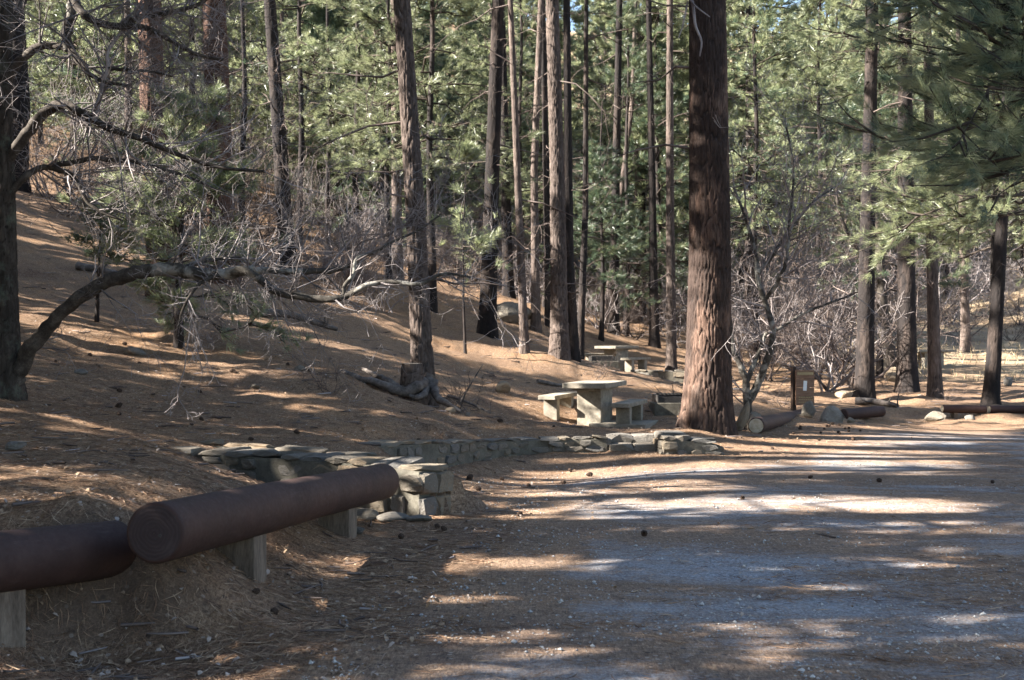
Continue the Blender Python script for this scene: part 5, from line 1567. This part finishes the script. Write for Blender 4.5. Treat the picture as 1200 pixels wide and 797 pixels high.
M['gravel1'] = mat_simple('pale_gravel', [(.36, .35, .33), (.50, .48, .45)], 3, .9, .15, 0)
pebbles()
def sticks():
    rng = np.random.default_rng(60)
    n = 1500
    y = 5 + 40 * rng.random(n) ** 1.3; x = rng.uniform(-.5, .45, n) * y
    k = (road_side(x, y) < .3) | (rng.random(n) < .01); x, y = x[k], y[k]; n = len(x)
    z = _height_exact(x, y) + .012
    a = rng.uniform(0, 6.28, n); L = rng.uniform(.05, .22, n) * (1 + y * .035)
    d = np.stack([np.cos(a), np.sin(a), rng.normal(.03, .06, n)], 1)
    c = np.stack([x, y, z], 1)
    mid = c + np.stack([-np.sin(a), np.cos(a), 0 * a], 1) * (rng.normal(0, .08, n) * L)[:, None]
    r = rng.uniform(.003, .009, n) * (1 + y * .02)
    mb = MB()
    g = rng.random(n) < .8
    for q, mi in ((g, 0), (~g, 1)):
        tubes(mb, np.stack([c - d * L[:, None] / 2, mid, c + d * L[:, None] / 2], 1)[q], np.stack([r, r * .9, r * .5], 1)[q], 4, mi)
    o = part('fallen_twigs', mb.mesh('fallen_twigs', [M['twig_dark'], M['twig_pale']])); o['kind'] = 'stuff'
    o['label'] = 'small dead twigs strewn over the needle-covered slope'
sticks()
def cone_mesh(seed):
    rng = np.random.default_rng(seed)
    m = MB(); K, S = 11, 12
    t = np.linspace(0, 1, K); r = .034 * np.sin(np.pi * np.clip(t * .92 + .06, 0, 1)) ** .7 * (1 - .3 * t)
    th = np.linspace(0, 2 * np.pi, S, endpoint=False)
    T, I = np.meshgrid(th, np.arange(K))
    R = r[:, None] * (1 + .28 * ((I + np.round(T / (2 * np.pi) * S)) % 2)) * (1 + rng.normal(0, .05, T.shape))
    m.add(np.stack([(t[:, None] - .5) * .10 + 0 * T, R * np.cos(T), R * np.sin(T)], -1), grid_faces(K, S), 0, False)
    return m.mesh('pine_cone', [M['cone']])
CONE = [cone_mesh(s) for s in range(3)]
def cones():
    rng = np.random.default_rng(58)
    spots = [(P(755, 625, 9.45), .7), (P(609, 602, 10.55), .65), (P(520, 620, 9.7), .6), (P(512, 618, 9.8), .55), (P(322, 724, 6.6), .6), (P(300, 716, 6.8), .5)]
    for px, d in [(950, 13.5), (1030, 13.3), (870, 11.6), (620, 12.8), (560, 12.2), (1163, 13.4), (905, 17), (535, 10.8), (470, 9.3), (1000, 19.5), (960, 19.2), (930, 20.3)]:
        spots.append((P(px, 0, d), .55 + .2 * rng.random()))
    for _ in range(34):
        px, d = rng.uniform(60, 700), rng.uniform(11.8, 20)
        spots.append((P(px, 0, d), rng.uniform(.55, .95)))
    for _ in range(16):
        spots.append((P(rng.uniform(930, 1010), 0, rng.uniform(20.5, 22.5)), .5 + .25 * rng.random()))
    for p, s in spots:
        z = HE(p[0], p[1])
        o = part('pine_cone', CONE[rng.integers(0, 3)], None, (p[0], p[1], z + .028 * s), rot=(rng.uniform(0, 6), rng.normal(0, .3), rng.uniform(0, 6.28)), scale=(s,) * 3)
        tag(o, 'dark brown pine cone lying on the needle-covered ground', 'pine cone', 'pine cones lying on the ground')
cones()
